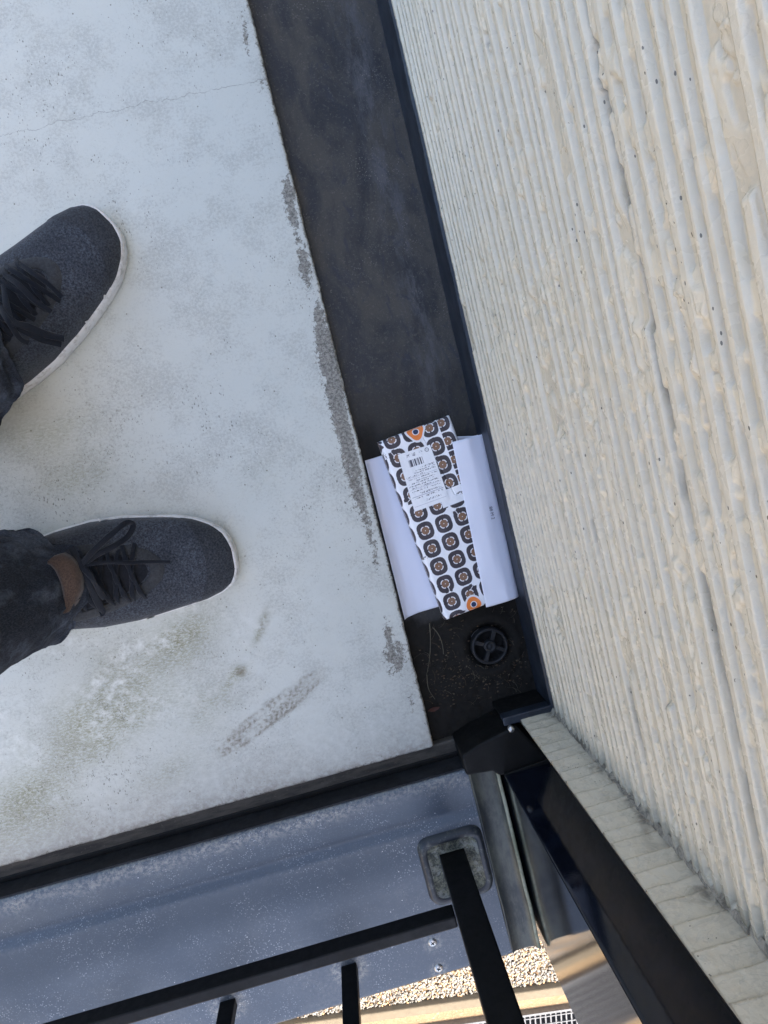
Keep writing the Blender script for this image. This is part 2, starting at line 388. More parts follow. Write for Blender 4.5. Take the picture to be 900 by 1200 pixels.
grime = np.clip(np.exp(-np.clip(PY - DY, 0, 1) / .045) * (.40 + .7 * fbm(PX * 9, PY * 9, 51)), 0, 1) * .85 + .22 * np.exp(-np.clip(PY - DY, 0, 1) / .14) + .9 * np.exp(-np.clip(PY - DY, 0, 1) / .004) + .25 * np.exp(-np.clip(GX - PX, 0, 1) / .018) * fbm(PX * 15, PY * 15, 52)
scuff = np.zeros_like(PX)
for (c, rx, ry, an, sc_) in [((60, 560), .09, .035, .1, 1.0), ((170, 545), .05, .03, .2, .7), ((100, 760), .09, .05, .2, .9), ((60, 900), .1, .06, .3, .9), ((215, 755), .06, .05, 0, .7), ((330, 545), .05, .07, 0, .45), ((350, 700), .06, .05, 0, .35), ((390, 560), .03, .1, 0, .5), ((170, 880), .1, .04, .3, .6), ((120, 480), .06, .04, 0, .8)]:
    scuff += blob(PX, PY, A2(*c), rx, ry, an) * sc_
scuff = np.clip(scuff + .12, 0, 1)
wash = np.clip(blob(PX, PY, A2(150, 780), .2, .09, .2) + blob(PX, PY, A2(40, 820), .1, .07) * .8, 0, 1) * smooth(.4, .62, fbm(PX * 14, PY * 22, 61))
# muddy shoe print: a long leaf shape with wavy tread bars
a0, a1 = A2(253, 887), A2(384, 783)
L = math.hypot(a1[0] - a0[0], a1[1] - a0[1]); ux, uy = (a1[0] - a0[0]) / L, (a1[1] - a0[1]) / L
tu = ((PX - a0[0]) * ux + (PY - a0[1]) * uy) / L; tv = -(PX - a0[0]) * uy + (PY - a0[1]) * ux
hw = .0150 * np.sqrt(np.clip(4 * tu * (1 - tu), 0, 1)) + .003
ins = smooth(0, .0065, hw - np.abs(tv) + (fbm(PX * 160, PY * 160, 9) - .5) * .006) * smooth(-.01, .10, tu) * smooth(1.01, .84, tu)
bars = .5 + .5 * np.sin((tu * L + np.abs(tv + .004 - .008 * ((tv > .004))) * .5) * 2 * math.pi / .0088 + np.sin(tv * 420) * 1.1)
body = smooth(.35, .75, bars) * (np.abs(tv) < hw * .72) + (np.abs(np.abs(tv) - hw * .8) < .003) * .9
ragg = smooth(.30, .55, fbm(PX * 75, PY * 75, 119)) * .75 + .25
tread = np.clip(ragg * ins * (body * .5 + .30 + .35 * np.exp(-((tv - hw * .85) / .003) ** 2)) * (.55 + .9 * fbm(PX * 45, PY * 45, 19)) * smooth(1.02, .72, tu + (fbm(PX * 60, PY * 60, 91) - .5) * .5), 0, 1)
tread *= .55 + .9 * smooth(.3, .7, fbm(tu * 7, tv * 420, 23))
tread += (.85 * blob(PX, PY, A2(306, 733), .020, .0045, 1.0) + .8 * blob(PX, PY, A2(282, 788), .010, .006, .6) + .3 * blob(PX, PY, A2(318, 722), .02, .003, .9)) * smooth(.35, .6, fbm(PX * 130, PY * 70, 29))
tread += .35 * blob(PX, PY, A2(365, 800), .03, .012, .6) * fbm(PX * 90, PY * 90, 13)
algae = np.clip(algae + .95 * blob(PX, PY, A2(306, 735), .022, .006, .95) + 1.0 * blob(PX, PY, A2(282, 787), .010, .008) + .6 * blob(PX, PY, A2(270, 800), .02, .006, .9), 0, 1.3)
algae += .5 * blob(PX, PY, A2(207, 742), .004, .014)
P = np.stack([xx, yy, zz], -1)
A = dict(algae=algae, peel=peel, grime=np.clip(grime, 0, 1), wash=wash, scuff=scuff, tread=np.clip(tread, 0, 1))
# skirts down to the substrate
def skirt(P, A, ax, last, dz):
    sl = P[-1:] if (ax == 0 and last) else (P[:, :1])
    s2 = sl.copy(); s2[..., 2] = dz
    P = np.concatenate([P, s2], 0) if ax == 0 else np.concatenate([s2, P], 1)
    for k in A:
        a = A[k][-1:] if ax == 0 else A[k][:, :1]
        A[k] = np.concatenate([A[k], a], 0) if ax == 0 else np.concatenate([a, A[k]], 1)
    return P, A
P, A = skirt(P, A, 0, True, GF - .004); P, A = skirt(P, A, 1, False, GF - .004)
deck = tag(gridobj('floor', P, M_deck, attrs=A), kind='structure')
box('floor_slab', (-1.7, -.73, -.24), (1.4, 2.6, -.034), M_conc, bev=0)['kind'] = 'structure'

# ------------------------------------------------------------------ gutter
xs = axis([(GX - .006, .2075, 110)]); ys = axis([(-.425, .72, 620), (.72, 2.6, 20)])
PX, PY = np.meshgrid(xs, ys, indexing='ij')
mud_darkf = smooth(-.225, -.262, PY + (fbm(PX * 30, PY * 30, 3) - .5) * .05) * (.55 + .45 * smooth(.35, .6, fbm(PX * 40, PY * 40, 4)))
mud_darkf = np.clip(mud_darkf + .42 * smooth(.10, .03, PY + (fbm(PX * 22, PY * 22, 43) - .5) * .08) + .5 * blob(PX, PY, (.06, .0), .02, .06), 0, 1)  # also darker from just above the packet on towards the drain
dc = A2(574, 757, GF + .006)
rr = np.hypot(PX - dc[0], PY - dc[1])
zz = GF + (fbm(PX * 25, PY * 25, 8) - .5) * .002 + smooth(-.24, -.30, PY) * (fbm(PX * 120, PY * 120, 18) - .45) * .004
zz += .0035 * np.exp(-((rr - .040) / .008) ** 2) - .012 * smooth(.034, .022, rr)
gut = tag(gridobj('gutter', np.stack([PX, PY, zz], -1), M_gutter, attrs=dict(mud_dark=mud_darkf)), kind='structure')

# wall-side upstand of the waterproofing, turning along the pier
WX, WY, WZ = .2085, -.3905, .048     # wall plane, pier plane, height of the upstand
fl = empty('wall_flashing', (.2, 0, 0), 'navy waterproofing upstand running along the foot of the ribbed wall', 'flashing')
prof = [(.2050, GF - .003), (.2046, .0), (.2050, WZ - .010), (.2040, WZ - .008), (.2032, WZ - .001), (.2045, WZ + .0015), (.215, WZ + .0025)]
ys = axis([(WY + .0, 2.6, 160)])
P = np.array([[(x + (vnoise(np.array([y * 30.]), np.array([i * .7]), 3)[0] - .5) * .0012, y, z) for y in ys] for i, (x, z) in enumerate(prof)])
gridobj('upstand', P, M_flash, fl, flip=True)
box('corner_return', (.138, WY - .002, .026), (.2045, WY + .0055, WZ - .004), M_flash, fl, bev=.002, seg=3); box('corner_filler', (.139, WY - .0015, GF - .003), (.2044, WY + .0045, .0265), M_cap, fl, bev=.001)
box('return_lip', (.137, WY - .004, WZ - .0035), (.2046, WY + .0075, WZ + .001), M_flash, fl, bev=.0018)
# ------------------------------------------------------------------ sealant strip and sill
box('sill_foot_shade', (-1.7, -.4450, -.03), (.150, -.4365, -.0085), M_cap, bev=.002)['kind'] = 'structure'  # black strip standing in for shade at the foot of the sill riser
box('edge_sealant', (-1.7, -.4455, -.03), (.152, DY - .0005, -.010), M_seal, bev=.003)['kind'] = 'structure'
sill = empty('metal_sill', (-.6, -.58, .0), 'blue grey painted metal sill with white specks at the open edge of the walkway', 'sill')
SZ = .036
SX1 = .0775
prof = [(-.4452, -.03), (-.4452, .026), (-.4462, .030), (-.4500, .0335), (-.470, .0325), (-.498, .0265), (-.504, .0265), (-.5085, .0345), (-.514, SZ), (-.60, SZ + .001), (-.7105, SZ + .001), (-.7135, SZ), (-.7145, SZ - .003), (-.7145, -.20)]
pp = []
for (a, b) in zip(prof[:-1], prof[1:]):
    k = max(1, int(math.hypot(b[0] - a[0], b[1] - a[1]) / .006)) if a[1] > 0 and b[1] > 0 else 1
    pp += [(a[0] + (b[0] - a[0]) * i / k, a[1] + (b[1] - a[1]) * i / k) for i in range(k)]
pp.append(prof[-1]); pp = np.array(pp)
xs = axis([(-1.7, -.62, 30), (-.62, SX1, 330)])
PX = np.repeat(xs[:, None], len(pp), 1); PY = np.repeat(pp[None, :, 0], len(xs), 0); PZ = np.repeat(pp[None, :, 1], len(xs), 0)
PZ = PZ + (PZ > .02) * (fbm(PX * 3, PY * 5, 71) - .5) * .0005
gr = np.exp(-((PY + .452 + (fbm(PX * 40, PX * 0, 2) - .5) * .018) / .011) ** 2) * (.35 + .9 * fbm(PX * 16, PX * 0, 6)) * 1.15
gr += .25 * smooth(.5, .8, fbm(PX * 10, PY * 12, 33)) + .18 * np.exp(-((PY + .512) / .003) ** 2)
BAL = [(-.1395, -.667), (-.3045, -.667), (-.4695, -.667), (-.6345, -.667), (-.7995, -.667), (-.9645, -.667), (-1.1295, -.667), (-1.2945, -.667), (-1.4595, -.667)]
for (bx, by) in BAL: gr += .95 * np.exp(-((np.hypot((PX - bx), (PY - by) * 1.1) - .018) / .0075) ** 2)
for (sx, sy) in ((507, 1105), (514, 1135)):
    c = A2(sx, sy, SZ); gr += .7 * np.exp(-((np.hypot(PX - c[0], PY - c[1]) - .009) / .004) ** 2)
gridobj('sill_panel', np.stack([PX, PY, PZ], -1), M_sill, sill, attrs=dict(grime=np.clip(gr, 0, 1)), flip=True, sm=True)
box('riser_shade_strip', (-1.7, -.4451, -.008), (SX1, -.4432, .0295), M_plastic, sill, bev=.0006)  # dark strip over the sill riser, its shade put into the colour
prism('sill_end_face', [(SX1 - .002, -.446), (SX1 + .0005, -.446), (SX1 + .0005, -.7143), (SX1 - .002, -.7143)], -.2, .0305, M_sill, sill, bev=0)
def lathe(name, prof, mat, parent, c, n=24):
    P = np.array([[(c[0] + r * math.cos(t), c[1] + r * math.sin(t), c[2] + z) for (r, z) in prof] for t in np.linspace(0, 2 * math.pi, n, endpoint=False)])
    return gridobj(name, P, mat, parent, wrap=True)
for i, (sx, sy) in enumerate(((507, 1105), (514, 1135))):
    c = at(sx, sy, SZ + .002)
    bm = bmesh.new()
    s = lathe('screw', [(.0062, -.001), (.0062, .0004), (.005, .0020), (.0035, .0027), (.0, .0029)], M_screw, sill, (c.x, c.y, SZ + .0005))
    for a in (.5 + i * .6, .5 + i * .6 + math.pi / 2):
        dx, dy = math.cos(a) * .0026, math.sin(a) * .0026; nx, ny = -math.sin(a) * .0006, math.cos(a) * .0006
        sl_ = obj('screw_slot', [(c.x + sx_ * dx + sy_ * nx, c.y + sx_ * dy + sy_ * ny, SZ + z_ + a * .0001) for z_ in (.0025, .0037) for sx_, sy_ in ((-1, -1), (1, -1), (1, 1), (-1, 1))],
            [(0, 1, 2, 3), (4, 5, 6, 7), (0, 1, 5, 4), (1, 2, 6, 5), (2, 3, 7, 6), (3, 0, 4, 7)], M_black)
        sl_.parent = s
# end trim between sill and corner post
tz = .030
ys_ = axis([(-.430, -.712, 60)])
tp = [(.0775, -.2), (.0778, .036), (.0790, .0385), (.0805, .0380), (.0830, .0350), (.094, .0345), (.104, .0350), (.1105, .0365), (.1130, .0425), (.1155, .0440), (.1175, .0435), (.1182, .03), (.1195, -.2)]
P = np.array([[(x + (fbm(np.array([y * 20]), np.array([x * 9]), 4)[0] - .5) * .0016 * (z > 0) + .0025 * max(0, (-y - .46) * 4) * (x > .1) * 0, y, z) for y in ys_] for x, z in tp])
et = empty('end_trim', (.1, -.57, 0), 'dirty grey green channel between the blue sill and the big black post', 'trim')
gridobj('channel', P[:9], M_trim, et, sm=True, flip=True); gridobj('raised_edge', P[8:], M_edge, et, sm=True, flip=True)

# ------------------------------------------------------------------ corner post
cp = empty('corner_post', (.153, -.586, .03), 'large gloss navy black rectangular post rising beside the pale pier', 'post')
box('post_shaft', (.1215, -.7185, -.05), (.1835, -.4545, 1.10), M_gloss, cp, bev=.003, seg=3)
prism('base_cap', [(.0735, -.4165), (.1000, -.4070), (.1520, -.3965), (.1850, -.4535), (.1480, -.4538), (.1215, -.4570), (.1150, -.4560), (.1090, -.4480), (.0735, -.4440)], -.028, .0515, M_cap, cp, bev=.003)
prism('cap_lip', [(.1220, -.4530), (.1845, -.4490), (.1862, -.4600), (.1840, -.4690), (.184, -.456), (.1210, -.459)], .0517, .0570, M_cap, cp, bev=.0012)
s = lathe('cap_screw', [(.0042, -.003), (.0042, .002), (.003, .0035), (0, .004)], M_screw, cp, (.1445, -.3985, .0515))

# ------------------------------------------------------------------ railing
rail = empty('railing', (-.5, -.57, .036), 'black steel railing with square post, bottom rail and thin balusters on the sill', 'railing')
box('post', (.0140, -.5800, .030), (.0480, -.5460, 1.06), M_black, rail, bev=.0022)
box('bottom_rail', (-1.7, -.588, .100), (.0135, -.573, .125), M_black, rail, bev=.002)
box('handrail', (-1.7, -.62, 1.0602), (.1210, -.54, 1.10), M_black, rail, bev=.006)
b0 = box('baluster', (-.0105, -.0065, .034), (.0105, .0065, 1.062), M_black, None, bev=.0015)
for i, (bx, by) in enumerate(BAL):
    b = b0 if i == 0 else b0.copy()
    if i: col.objects.link(b)
    b.location = (bx, by, 0); fix(b, rail)
tr_ = box('outer_top_rail', (-1.7, -.680, 1.0625), (.1210, -.640, 1.085), M_black, rail, bev=.003)
# cast base plate of the post
def rrect(x0, x1, y0, y1, r, z, n=6):
    pts = []
    for cx, cy, a in ((x1 - r, y1 - r, 0), (x0 + r, y1 - r, 90), (x0 + r, y0 + r, 180), (x1 - r, y0 + r, 270)):
        for k in range(n + 1):
            t = R(a + 90 * k / n); pts.append((cx + r * math.cos(t), cy + r * math.sin(t), z))
    return pts
bx0, bx1, by0, by1 = -.0105, .0755, -.612, -.521
rings = [rrect(bx0 - .003, bx1 + .0015, by0 - .003, by1 + .003, .016, SZ - .001), rrect(bx0, bx1 - .001, by0, by1, .015, SZ + .008), rrect(bx0 + .004, bx1 - .005, by0 + .004, by1 - .004, .013, SZ + .0105),
         rrect(bx0 + .0085, bx1 - .0095, by0 + .008, by1 - .008, .011, SZ + .008), rrect(bx0 + .015, bx1 - .016, by0 + .014, by1 - .016, .008, SZ + .0045), rrect(.0130, .0490, -.581, -.545, .002, SZ + .0045)]
P = np.array(rings).transpose(1, 0, 2)
gridobj('base_plate', P[:, :4], M_sill2, rail, wrap=True); gridobj('base_plate_recess', P[:, 3:], M_moss, rail, wrap=True)

# ------------------------------------------------------------------ ribbed wall
def rib_relief(U, Z, seed, zmax, rough=1.0, ribh=.0052):
    rng = random.Random(seed); z = .012; h = np.zeros_like(Z); mask = np.zeros_like(Z); k = 0; zrow = Z[0]
    while z < zmax + .03:
        wd = rng.uniform(.0042, .0085); cz = z + wd / 2
        a_, b_ = np.searchsorted(zrow, (cz - .013, cz + .013))
        if b_ > a_:
            U1 = U[:, :1]; K = np.zeros_like(U1) + k; Us, Zs = U[:, a_:b_], Z[:, a_:b_]
            cc = cz + (fbm(U1 * 2.2, K, seed + k, 3) - .5) * .0030
            ww = wd * (.85 + .3 * fbm(U1 * 4, K * 3, seed + 90 + k, 3))
            d = np.abs(Zs - cc) - ww / 2 + (fbm(Us * 120, Zs * 120, seed + k, 2) - .5) * .0007
            brk = smooth(.20, .24, fbm(U1 * 9, K, seed + 300 + k, 2))
            pr = smooth(.00045, -.00035, d) * brk
            hh = ribh * (.75 + .4 * fbm(U1 * 3, K, seed + 500 + k, 2))
            h[:, a_:b_] = np.maximum(h[:, a_:b_], pr * hh); mask[:, a_:b_] = np.maximum(mask[:, a_:b_], pr)
        k += 1; z += wd + rng.choice((.0065, .008, .0095, .011, .013))
    lump = fbm(U * 70, Z * 100, seed + 7, 3); l2 = fbm(U * 130, Z * 170, seed + 8, 2); zone = smooth(.42, .56, fbm(U * 5, Z * 26, seed + 9, 2))
    r = (smooth(.47, .58, lump) * .0026 + (l2 - .5) * .0016) * (.20 + .80 * zone) * rough
    big = fbm(U * 46, Z * 62, seed + 11, 2); blobs = smooth(.67, .72, big) * .0028 * rough
    h = np.maximum(h, r * (1 - mask * .8)) + blobs * (.85 - .75 * mask)
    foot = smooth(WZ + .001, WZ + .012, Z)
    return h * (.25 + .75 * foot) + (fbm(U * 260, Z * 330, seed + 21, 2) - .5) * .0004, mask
ZT = .70
us = axis([(WY - .002, .66, 620), (.66, 2.6, 50)]); zs = axis([(.02, ZT, 860)])
U, Z = np.meshgrid(us, zs, indexing='ij')
H, MK = rib_relief(U, Z, 12, ZT)
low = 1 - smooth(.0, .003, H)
# one long dark joint that follows a groove
zg = .4985
gro = np.exp(-((Z - zg - (fbm(U * 14, U * 0, 3) - .5) * .003) / .0011) ** 2) * smooth(.36, .5, fbm(U * 12, U * 0, 55))
for zq, sd_ in ((.18, 5), (.245, 6), (.335, 7), (.41, 8)): gro = np.maximum(gro, .75 * np.exp(-((Z - zq - (fbm(U * 14, U * 0, sd_) - .5) * .004) / .0008) ** 2) * smooth(.60, .68, fbm(U * 26, U * 0, sd_ + 50)))
H = H - gro * .003
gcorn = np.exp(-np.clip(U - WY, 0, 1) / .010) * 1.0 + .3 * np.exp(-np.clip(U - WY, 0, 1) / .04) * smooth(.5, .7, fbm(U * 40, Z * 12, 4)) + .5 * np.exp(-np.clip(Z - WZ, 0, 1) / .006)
P = np.stack([WX - H, U, Z], -1)
wall = empty('ribbed_wall', (.3, .5, 0), 'cream painted wall with rough horizontal ribs beside the dark gutter', 'wall')
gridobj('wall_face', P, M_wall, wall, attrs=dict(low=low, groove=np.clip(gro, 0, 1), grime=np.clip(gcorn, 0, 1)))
# coarser ribs above, out of view
zs = axis([(ZT, 2.55, 420)]); us = axis([(WY - .002, 2.6, 90)]); U, Z = np.meshgrid(us, zs, indexing='ij'); H, MK = rib_relief(U, Z, 12, 2.6)
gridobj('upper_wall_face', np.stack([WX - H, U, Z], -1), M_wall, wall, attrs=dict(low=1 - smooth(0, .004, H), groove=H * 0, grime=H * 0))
box('wall_core', (WX + .006, -.38, -.6), (1.4, 2.6, 2.58), M_conc, wall, bev=0)
# pier
pier = empty('pier', (.2, -.42, 0), 'narrow pale stained pier face closing the corner behind the big black post', 'wall')
us = axis([(.1600, WX + .002, 90)]); zs = axis([(.02, .62, 400), (.62, 2.55, 300)]); U, Z = np.meshgrid(us, zs, indexing='ij')
stepf = np.zeros_like(Z); rng = random.Random(4); z = .02; jo = np.zeros_like(Z)
while z < 2.6:
    p = rng.uniform(.017, .030); zc = z + (fbm(U * 30, U * 0 + z, 5, 2) - .5) * .004
    t = (Z - zc) / p; stepf += np.where((t >= 0) & (t < 1), smooth(0, .10, t) * (.0044 - .0034 * t), 0)
    jo = np.maximum(jo, np.exp(-((Z - zc) / .0011) ** 2) * rng.choice((.25, .4, .55, .9))); z += p
H = stepf + (fbm(U * 60, Z * 60, 3) - .5) * .0022
cg = np.exp(-np.clip(WX - U, 0, 1) / .010) * (.5 + .8 * fbm(U * 60, Z * 30, 6)) + .8 * smooth(.58, .75, fbm(U * 50, Z * 38, 16)) * smooth(.17, .21, U)
P = np.stack([U, WY - .004 + H, Z], -1)
gridobj('pier_face', P, M_pier, pier, attrs=dict(low=jo * 0, groove=np.clip(jo, 0, 1) * .8, grime=np.clip(cg, 0, 1)), flip=True)
prism('pier_core', [(.1603, WY - .0055), (.26, WY - .0055), (.26, -.449), (.1925, -.449)], -.03, 2.55, M_pier, pier, bev=0)
box('wing_sun_block', (.196, -1.25, -.03), (1.4, -.4495, 2.58), M_conc, pier, bev=0)  # unseen mass behind the post, extended outward to keep sun off the sill
# rough mortar bead in the inner corner
bead = []
rng = random.Random(3)
zs = np.linspace(.03, .75, 200)
P = np.array([[(WX - (.0035 + .0016 * fbm(np.array([z * 40]), np.array([0.]), 3)[0]) * (1 - k / 5) - .0028, WY + (.0045 + .0016 * fbm(np.array([z * 50]), np.array([9.]), 3)[0]) * (k / 5) - .001, z) for z in zs] for k in range(6)])
m = NT('old_sealant'); base = m.mix(m.ramp(m.noise(60, 5, .8, dist=1), .38, .62), (.10, .088, .068), (.33, .295, .235)); M_bead = m.done(base, .8, m.bump(m.noise(160, 5, .8), .5, .002))
gridobj('corner_sealant', P, M_bead, pier, flip=True)
# added unseen building, bounces warm sunlight onto the ribbed wall
nb_ = empty('bounce_building', (-12, -13, -2.9), 'added unseen cream building across the yard bouncing sunlight onto the ribbed wall', 'building')
box('wall', (-16, -24, -2.9), (-8, -2.5, 5.5), M_bounce, nb_, bev=0); box('roof', (-16.2, -24.2, 5.502), (-7.8, -2.3, 5.7), M_conc, nb_, bev=0)
for i in range(7):
    for zz_ in (-1.9, .7, 3.2):
        wn = box('window', (-8.03, -22.6 + i * 2.8, zz_), (-7.97, -21.3 + i * 2.8, zz_ + 1.3), M_galv, nb_, bev=.01)

# ------------------------------------------------------------------ drain
dcz = GF + .007
dr = empty('drain_cover', (dc[0], dc[1], dcz), 'round black plastic drain cover with four spokes in the muddy gutter end', 'drain cover')
lathe('outer_ring', [(.0262, -.010), (.0262, .0), (.0250, .0022), (.0225, .0024), (.0215, .0008), (.0213, -.010)], M_plastic, dr, (dc[0], dc[1], dcz), 48)
lathe('hub', [(.0088, -.006), (.0088, .0020), (.0075, .0032), (.0052, .0032), (.0045, .0022), (.0025, .0024), (0, .0034)], M_plastic, dr, (dc[0], dc[1], dcz), 24)
for k in range(4):
    t = R(61 + 90 * k); ca, sa = math.cos(t), math.sin(t)
    vs = [(dc[0] + ca * r - sa * s_ * hw_, dc[1] + sa * r + ca * s_ * hw_, dcz + z_) for r, hw_ in ((.0070, .0023), (.0218, .0030)) for z_ in (-.006, .0012) for s_ in (-1, 1)]
    o = obj('spoke', vs, [(0, 1, 3, 2), (4, 6, 7, 5), (0, 2, 6, 4), (1, 5, 7, 3), (2, 3, 7, 6), (0, 4, 5, 1)], M_plastic); fix(o, dr)
m = NT('drain_dark'); M_hole = m.done((.004, .004, .004), .9)
lathe('pipe_mouth', [(.0214, .0), (.0214, -.012), (0, -.0125)], M_hole, dr, (dc[0], dc[1], dcz), 24)

# twigs, straw and leaf crumbs in the gutter end
rng = random.Random(11)
def twig(bv, bf, pts, r0, r1):
    n = len(pts)
    for i, p in enumerate(pts):
        r = r0 + (r1 - r0) * i / (n - 1)
        for k in range(4):
            a = math.pi / 2 * k + .4; bv.append((p[0] + r * math.cos(a), p[1] + r * math.sin(a) * .5, p[2] + r * math.sin(a) + r))
    b = len(bv) - 4 * n
    for i in range(n - 1):
        for k in range(4): bf.append((b + i * 4 + k, b + i * 4 + (k + 1) % 4, b + i * 4 + 4 + (k + 1) % 4, b + i * 4 + 4 + k))
def px_twig(a, b, r0=.0007, r1=.0004, bend=.004):
    p0, p1 = at(*a, GF), at(*b, GF); bv, bf = [], []
    pts = [p0.lerp(p1, t) + Vector((bend * math.sin(t * 3.1), bend * .4 * math.sin(t * 5), .0018)) for t in np.linspace(0, 1, 8)]
    twig(bv, bf, pts, r0, r1); return bv, bf
for i, (a, b, lab) in enumerate([((507, 735), (519, 765), 'short pale straw lying left of the drain near the packet'),
                                 ((500, 790), (510, 820), 'thin pale twig lying below the drain beside the deck edge'),
                                 ((503, 730), (499, 790), 'long thin bent straw lying along the deck edge in the gutter')]):
    bv, bf = px_twig(a, b, bend=.004 * (-1) ** i); tag(obj('straw', bv, bf, M_straw), lab, 'straw')
bv, bf, mi = [], [], []
for k in range(420):
    if k < 300: x, y = rng.uniform(.055, .200), rng.triangular(-.385, -.255, -.345)
    else: x, y = dc[0] + rng.gauss(0, .04), dc[1] + rng.gauss(-.01, .03)
    if not (.048 < x < .203 and y > -.388) or math.hypot(x - dc[0], y - dc[1]) < .028: continue
    s = rng.uniform(.0006, .0024); b = len(bv); t = rng.uniform(0, 6.3)
    for q in range(5):
        a = t + q * 1.256; rr_ = s * rng.uniform(.5, 1.2); bv.append((x + rr_ * math.cos(a), y + rr_ * .6 * math.sin(a), GF + .0012 + rng.uniform(0, .0012)))
    bv.append((x, y, GF + .0026 + s * .3)); 
    for q in range(5): bf.append((b + q, b + (q + 1) % 5, b + 5)); mi.append(0 if rng.random() < .86 else 1)
for k in range(90):
    x, y = rng.uniform(.055, .198), rng.uniform(-.385, -.262)
    if math.hypot(x - dc[0], y - dc[1]) < .033: continue
    l = rng.uniform(.006, .022); t = rng.uniform(0, 3.1); n0 = len(bf)
    twig(bv, bf, [(x + l * q * math.cos(t + q * .5), y + l * q * math.sin(t + q * .5), GF + .002) for q in (0, .33, .66, 1)], .0003, .0002); mi += [1 if rng.random() < .45 else 0] * (len(bf) - n0)
lit = obj('leaf_litter', bv, bf, None, mats=[M_litter, M_straw], midx=mi); tag(lit, 'crumbled dark leaves and grit around the drain', 'debris', kind='stuff')
c = at(508, 830, GF)
for (cx_, cy_, rot_, lab) in [(508, 830, .3, 'small reddish dead leaf in the gutter below the deck corner'), (612, 818, 1.2, 'tiny brown leaf scrap beside the navy corner flashing')]:
    c = at(cx_, cy_, GF); vs = [(c.x + .009 * (1 if cx_ < 600 else .4) * r_ * math.cos(a + rot_), c.y + .004 * r_ * math.sin(a + rot_), GF + .003 + .002 * abs(math.sin(a * 2))) for a, r_ in [(i * math.pi / 5, 1 if i % 5 == 0 else rng.uniform(.7, 1)) for i in range(10)]]
    vs.append((c.x, c.y, GF + .0025)); tag(obj('dead_leaf', vs, [(i, (i + 1) % 10, 10) for i in range(10)], M_red), lab, 'leaf')

# ------------------------------------------------------------------ packet in printed wrapping
PT = .013                                            # top of the packet
c0, c1, c2 = at(443, 518, PT - .002), at(527, 486, PT - .002), at(522, 728, PT - .006)
vdir = (c2 - c0); PLen = vdir.length; vdir = Vector((vdir.x, vdir.y, 0)).normalized(); udir = Vector((-vdir.y, vdir.x, 0))
if udir.dot(c1 - c0) < 0: udir = -udir
PW = (c1 - c0).dot(udir)
rngn = np.random.default_rng(5)
DK, BR, WT = np.array([.034, .028, .038]), np.array([.24, .125, .070]), np.array([.80, .80, .82])
def packet_print(u, v):
    colr = np.ones(u.shape + (3,)) * WT
    pu, pv = .0262, .0256
    def layer(uo, vo, cond, seed):
        fu, fv = (u - uo) / pu, (v - vo) / pv
        iu, iv = np.round(fu), np.round(fv); du, dv = (fu - iu) * pu, (fv - iv) * pv
        r4 = (np.abs(du) / .0112) ** 2.8 + (np.abs(dv) / .0119) ** 2.8
        c_ = (r4 < 1) & cond
        h = ((iu * 73 + iv * 151 + seed * 37) % 7)
        ang = (iu * 1.7 + iv * 2.3 + seed) % 6.28
        # leaf shaped ears on some of them
        eu, ev = du * np.cos(ang) + dv * np.sin(ang), -du * np.sin(ang) + dv * np.cos(ang)
        ear = (np.abs(ev - .001) < .0030 * np.clip(1 - ((eu - .009) / .0062) ** 2, 0, 1)) & cond
        ear |= (np.abs(ev + .0055) < .0024 * np.clip(1 - ((eu - .008) / .0056) ** 2, 0, 1)) & cond
        earm = ear & (h < 2)
        gap = (np.abs(ev + .0026) < .0004) & (eu > .003) & (h < 2) & c_
        colr[c_ | earm] = DK; colr[gap] = WT
        rad = (np.abs(du) ** 2.6 + np.abs(dv) ** 2.6) ** (1 / 2.6)
        th = np.arctan2(dv, du)
        ring = (rad > .0050) & (rad < .0061) & (np.abs(np.sin(2 * th)) > .38) & cond & c_
        colr[ring] = WT
        cen = (rad < .0050) & cond; colr[cen] = BR
        tex = (rad < .0044) & cond & (np.abs(((du + dv) * 900) % 2 - 1) < .35); colr[tex] = BR * .6
        dot = (np.hypot(du, dv) < .0006) & cond; colr[dot] = WT
    def uv(px, py):
        d = at(px, py, PT - .002) - c0; return d.dot(udir), d.dot(vdir)
    k1, k2, k3 = uv(498.7, 622), uv(510.9, 523), uv(524.3, 517)
    top = (v < .1) & (u > k2[0] - .0125); vis = (v < .094) | (v > .112) | (u < .05)
    layer(k1[0], k1[1], ~top & vis, 1)
    layer(k3[0], k3[1], top & (v < .090) & (u > k3[0] - .004), 3)
    layer(k2[0], k2[1], top & (v < .090) & (np.abs(u - k2[0]) < .0115), 2)
    # hand printed marks in the blank band and on the side
    for cu, cv, w_, h_, s in ((.079, .101, .014, .0045, 3), (.0015, .020, .004, .010, 5), (.004, .165, .008, .004, 7), (.086, .205, .008, .004, 9)):
        q = vnoise(u * 1100, v * 1100, s) > .62
        ins_ = (np.abs(u - cu) < w_ / 2) & (np.abs(v - cv) < h_ / 2); colr[ins_] = WT; colr[ins_ & q] = DK
    return colr
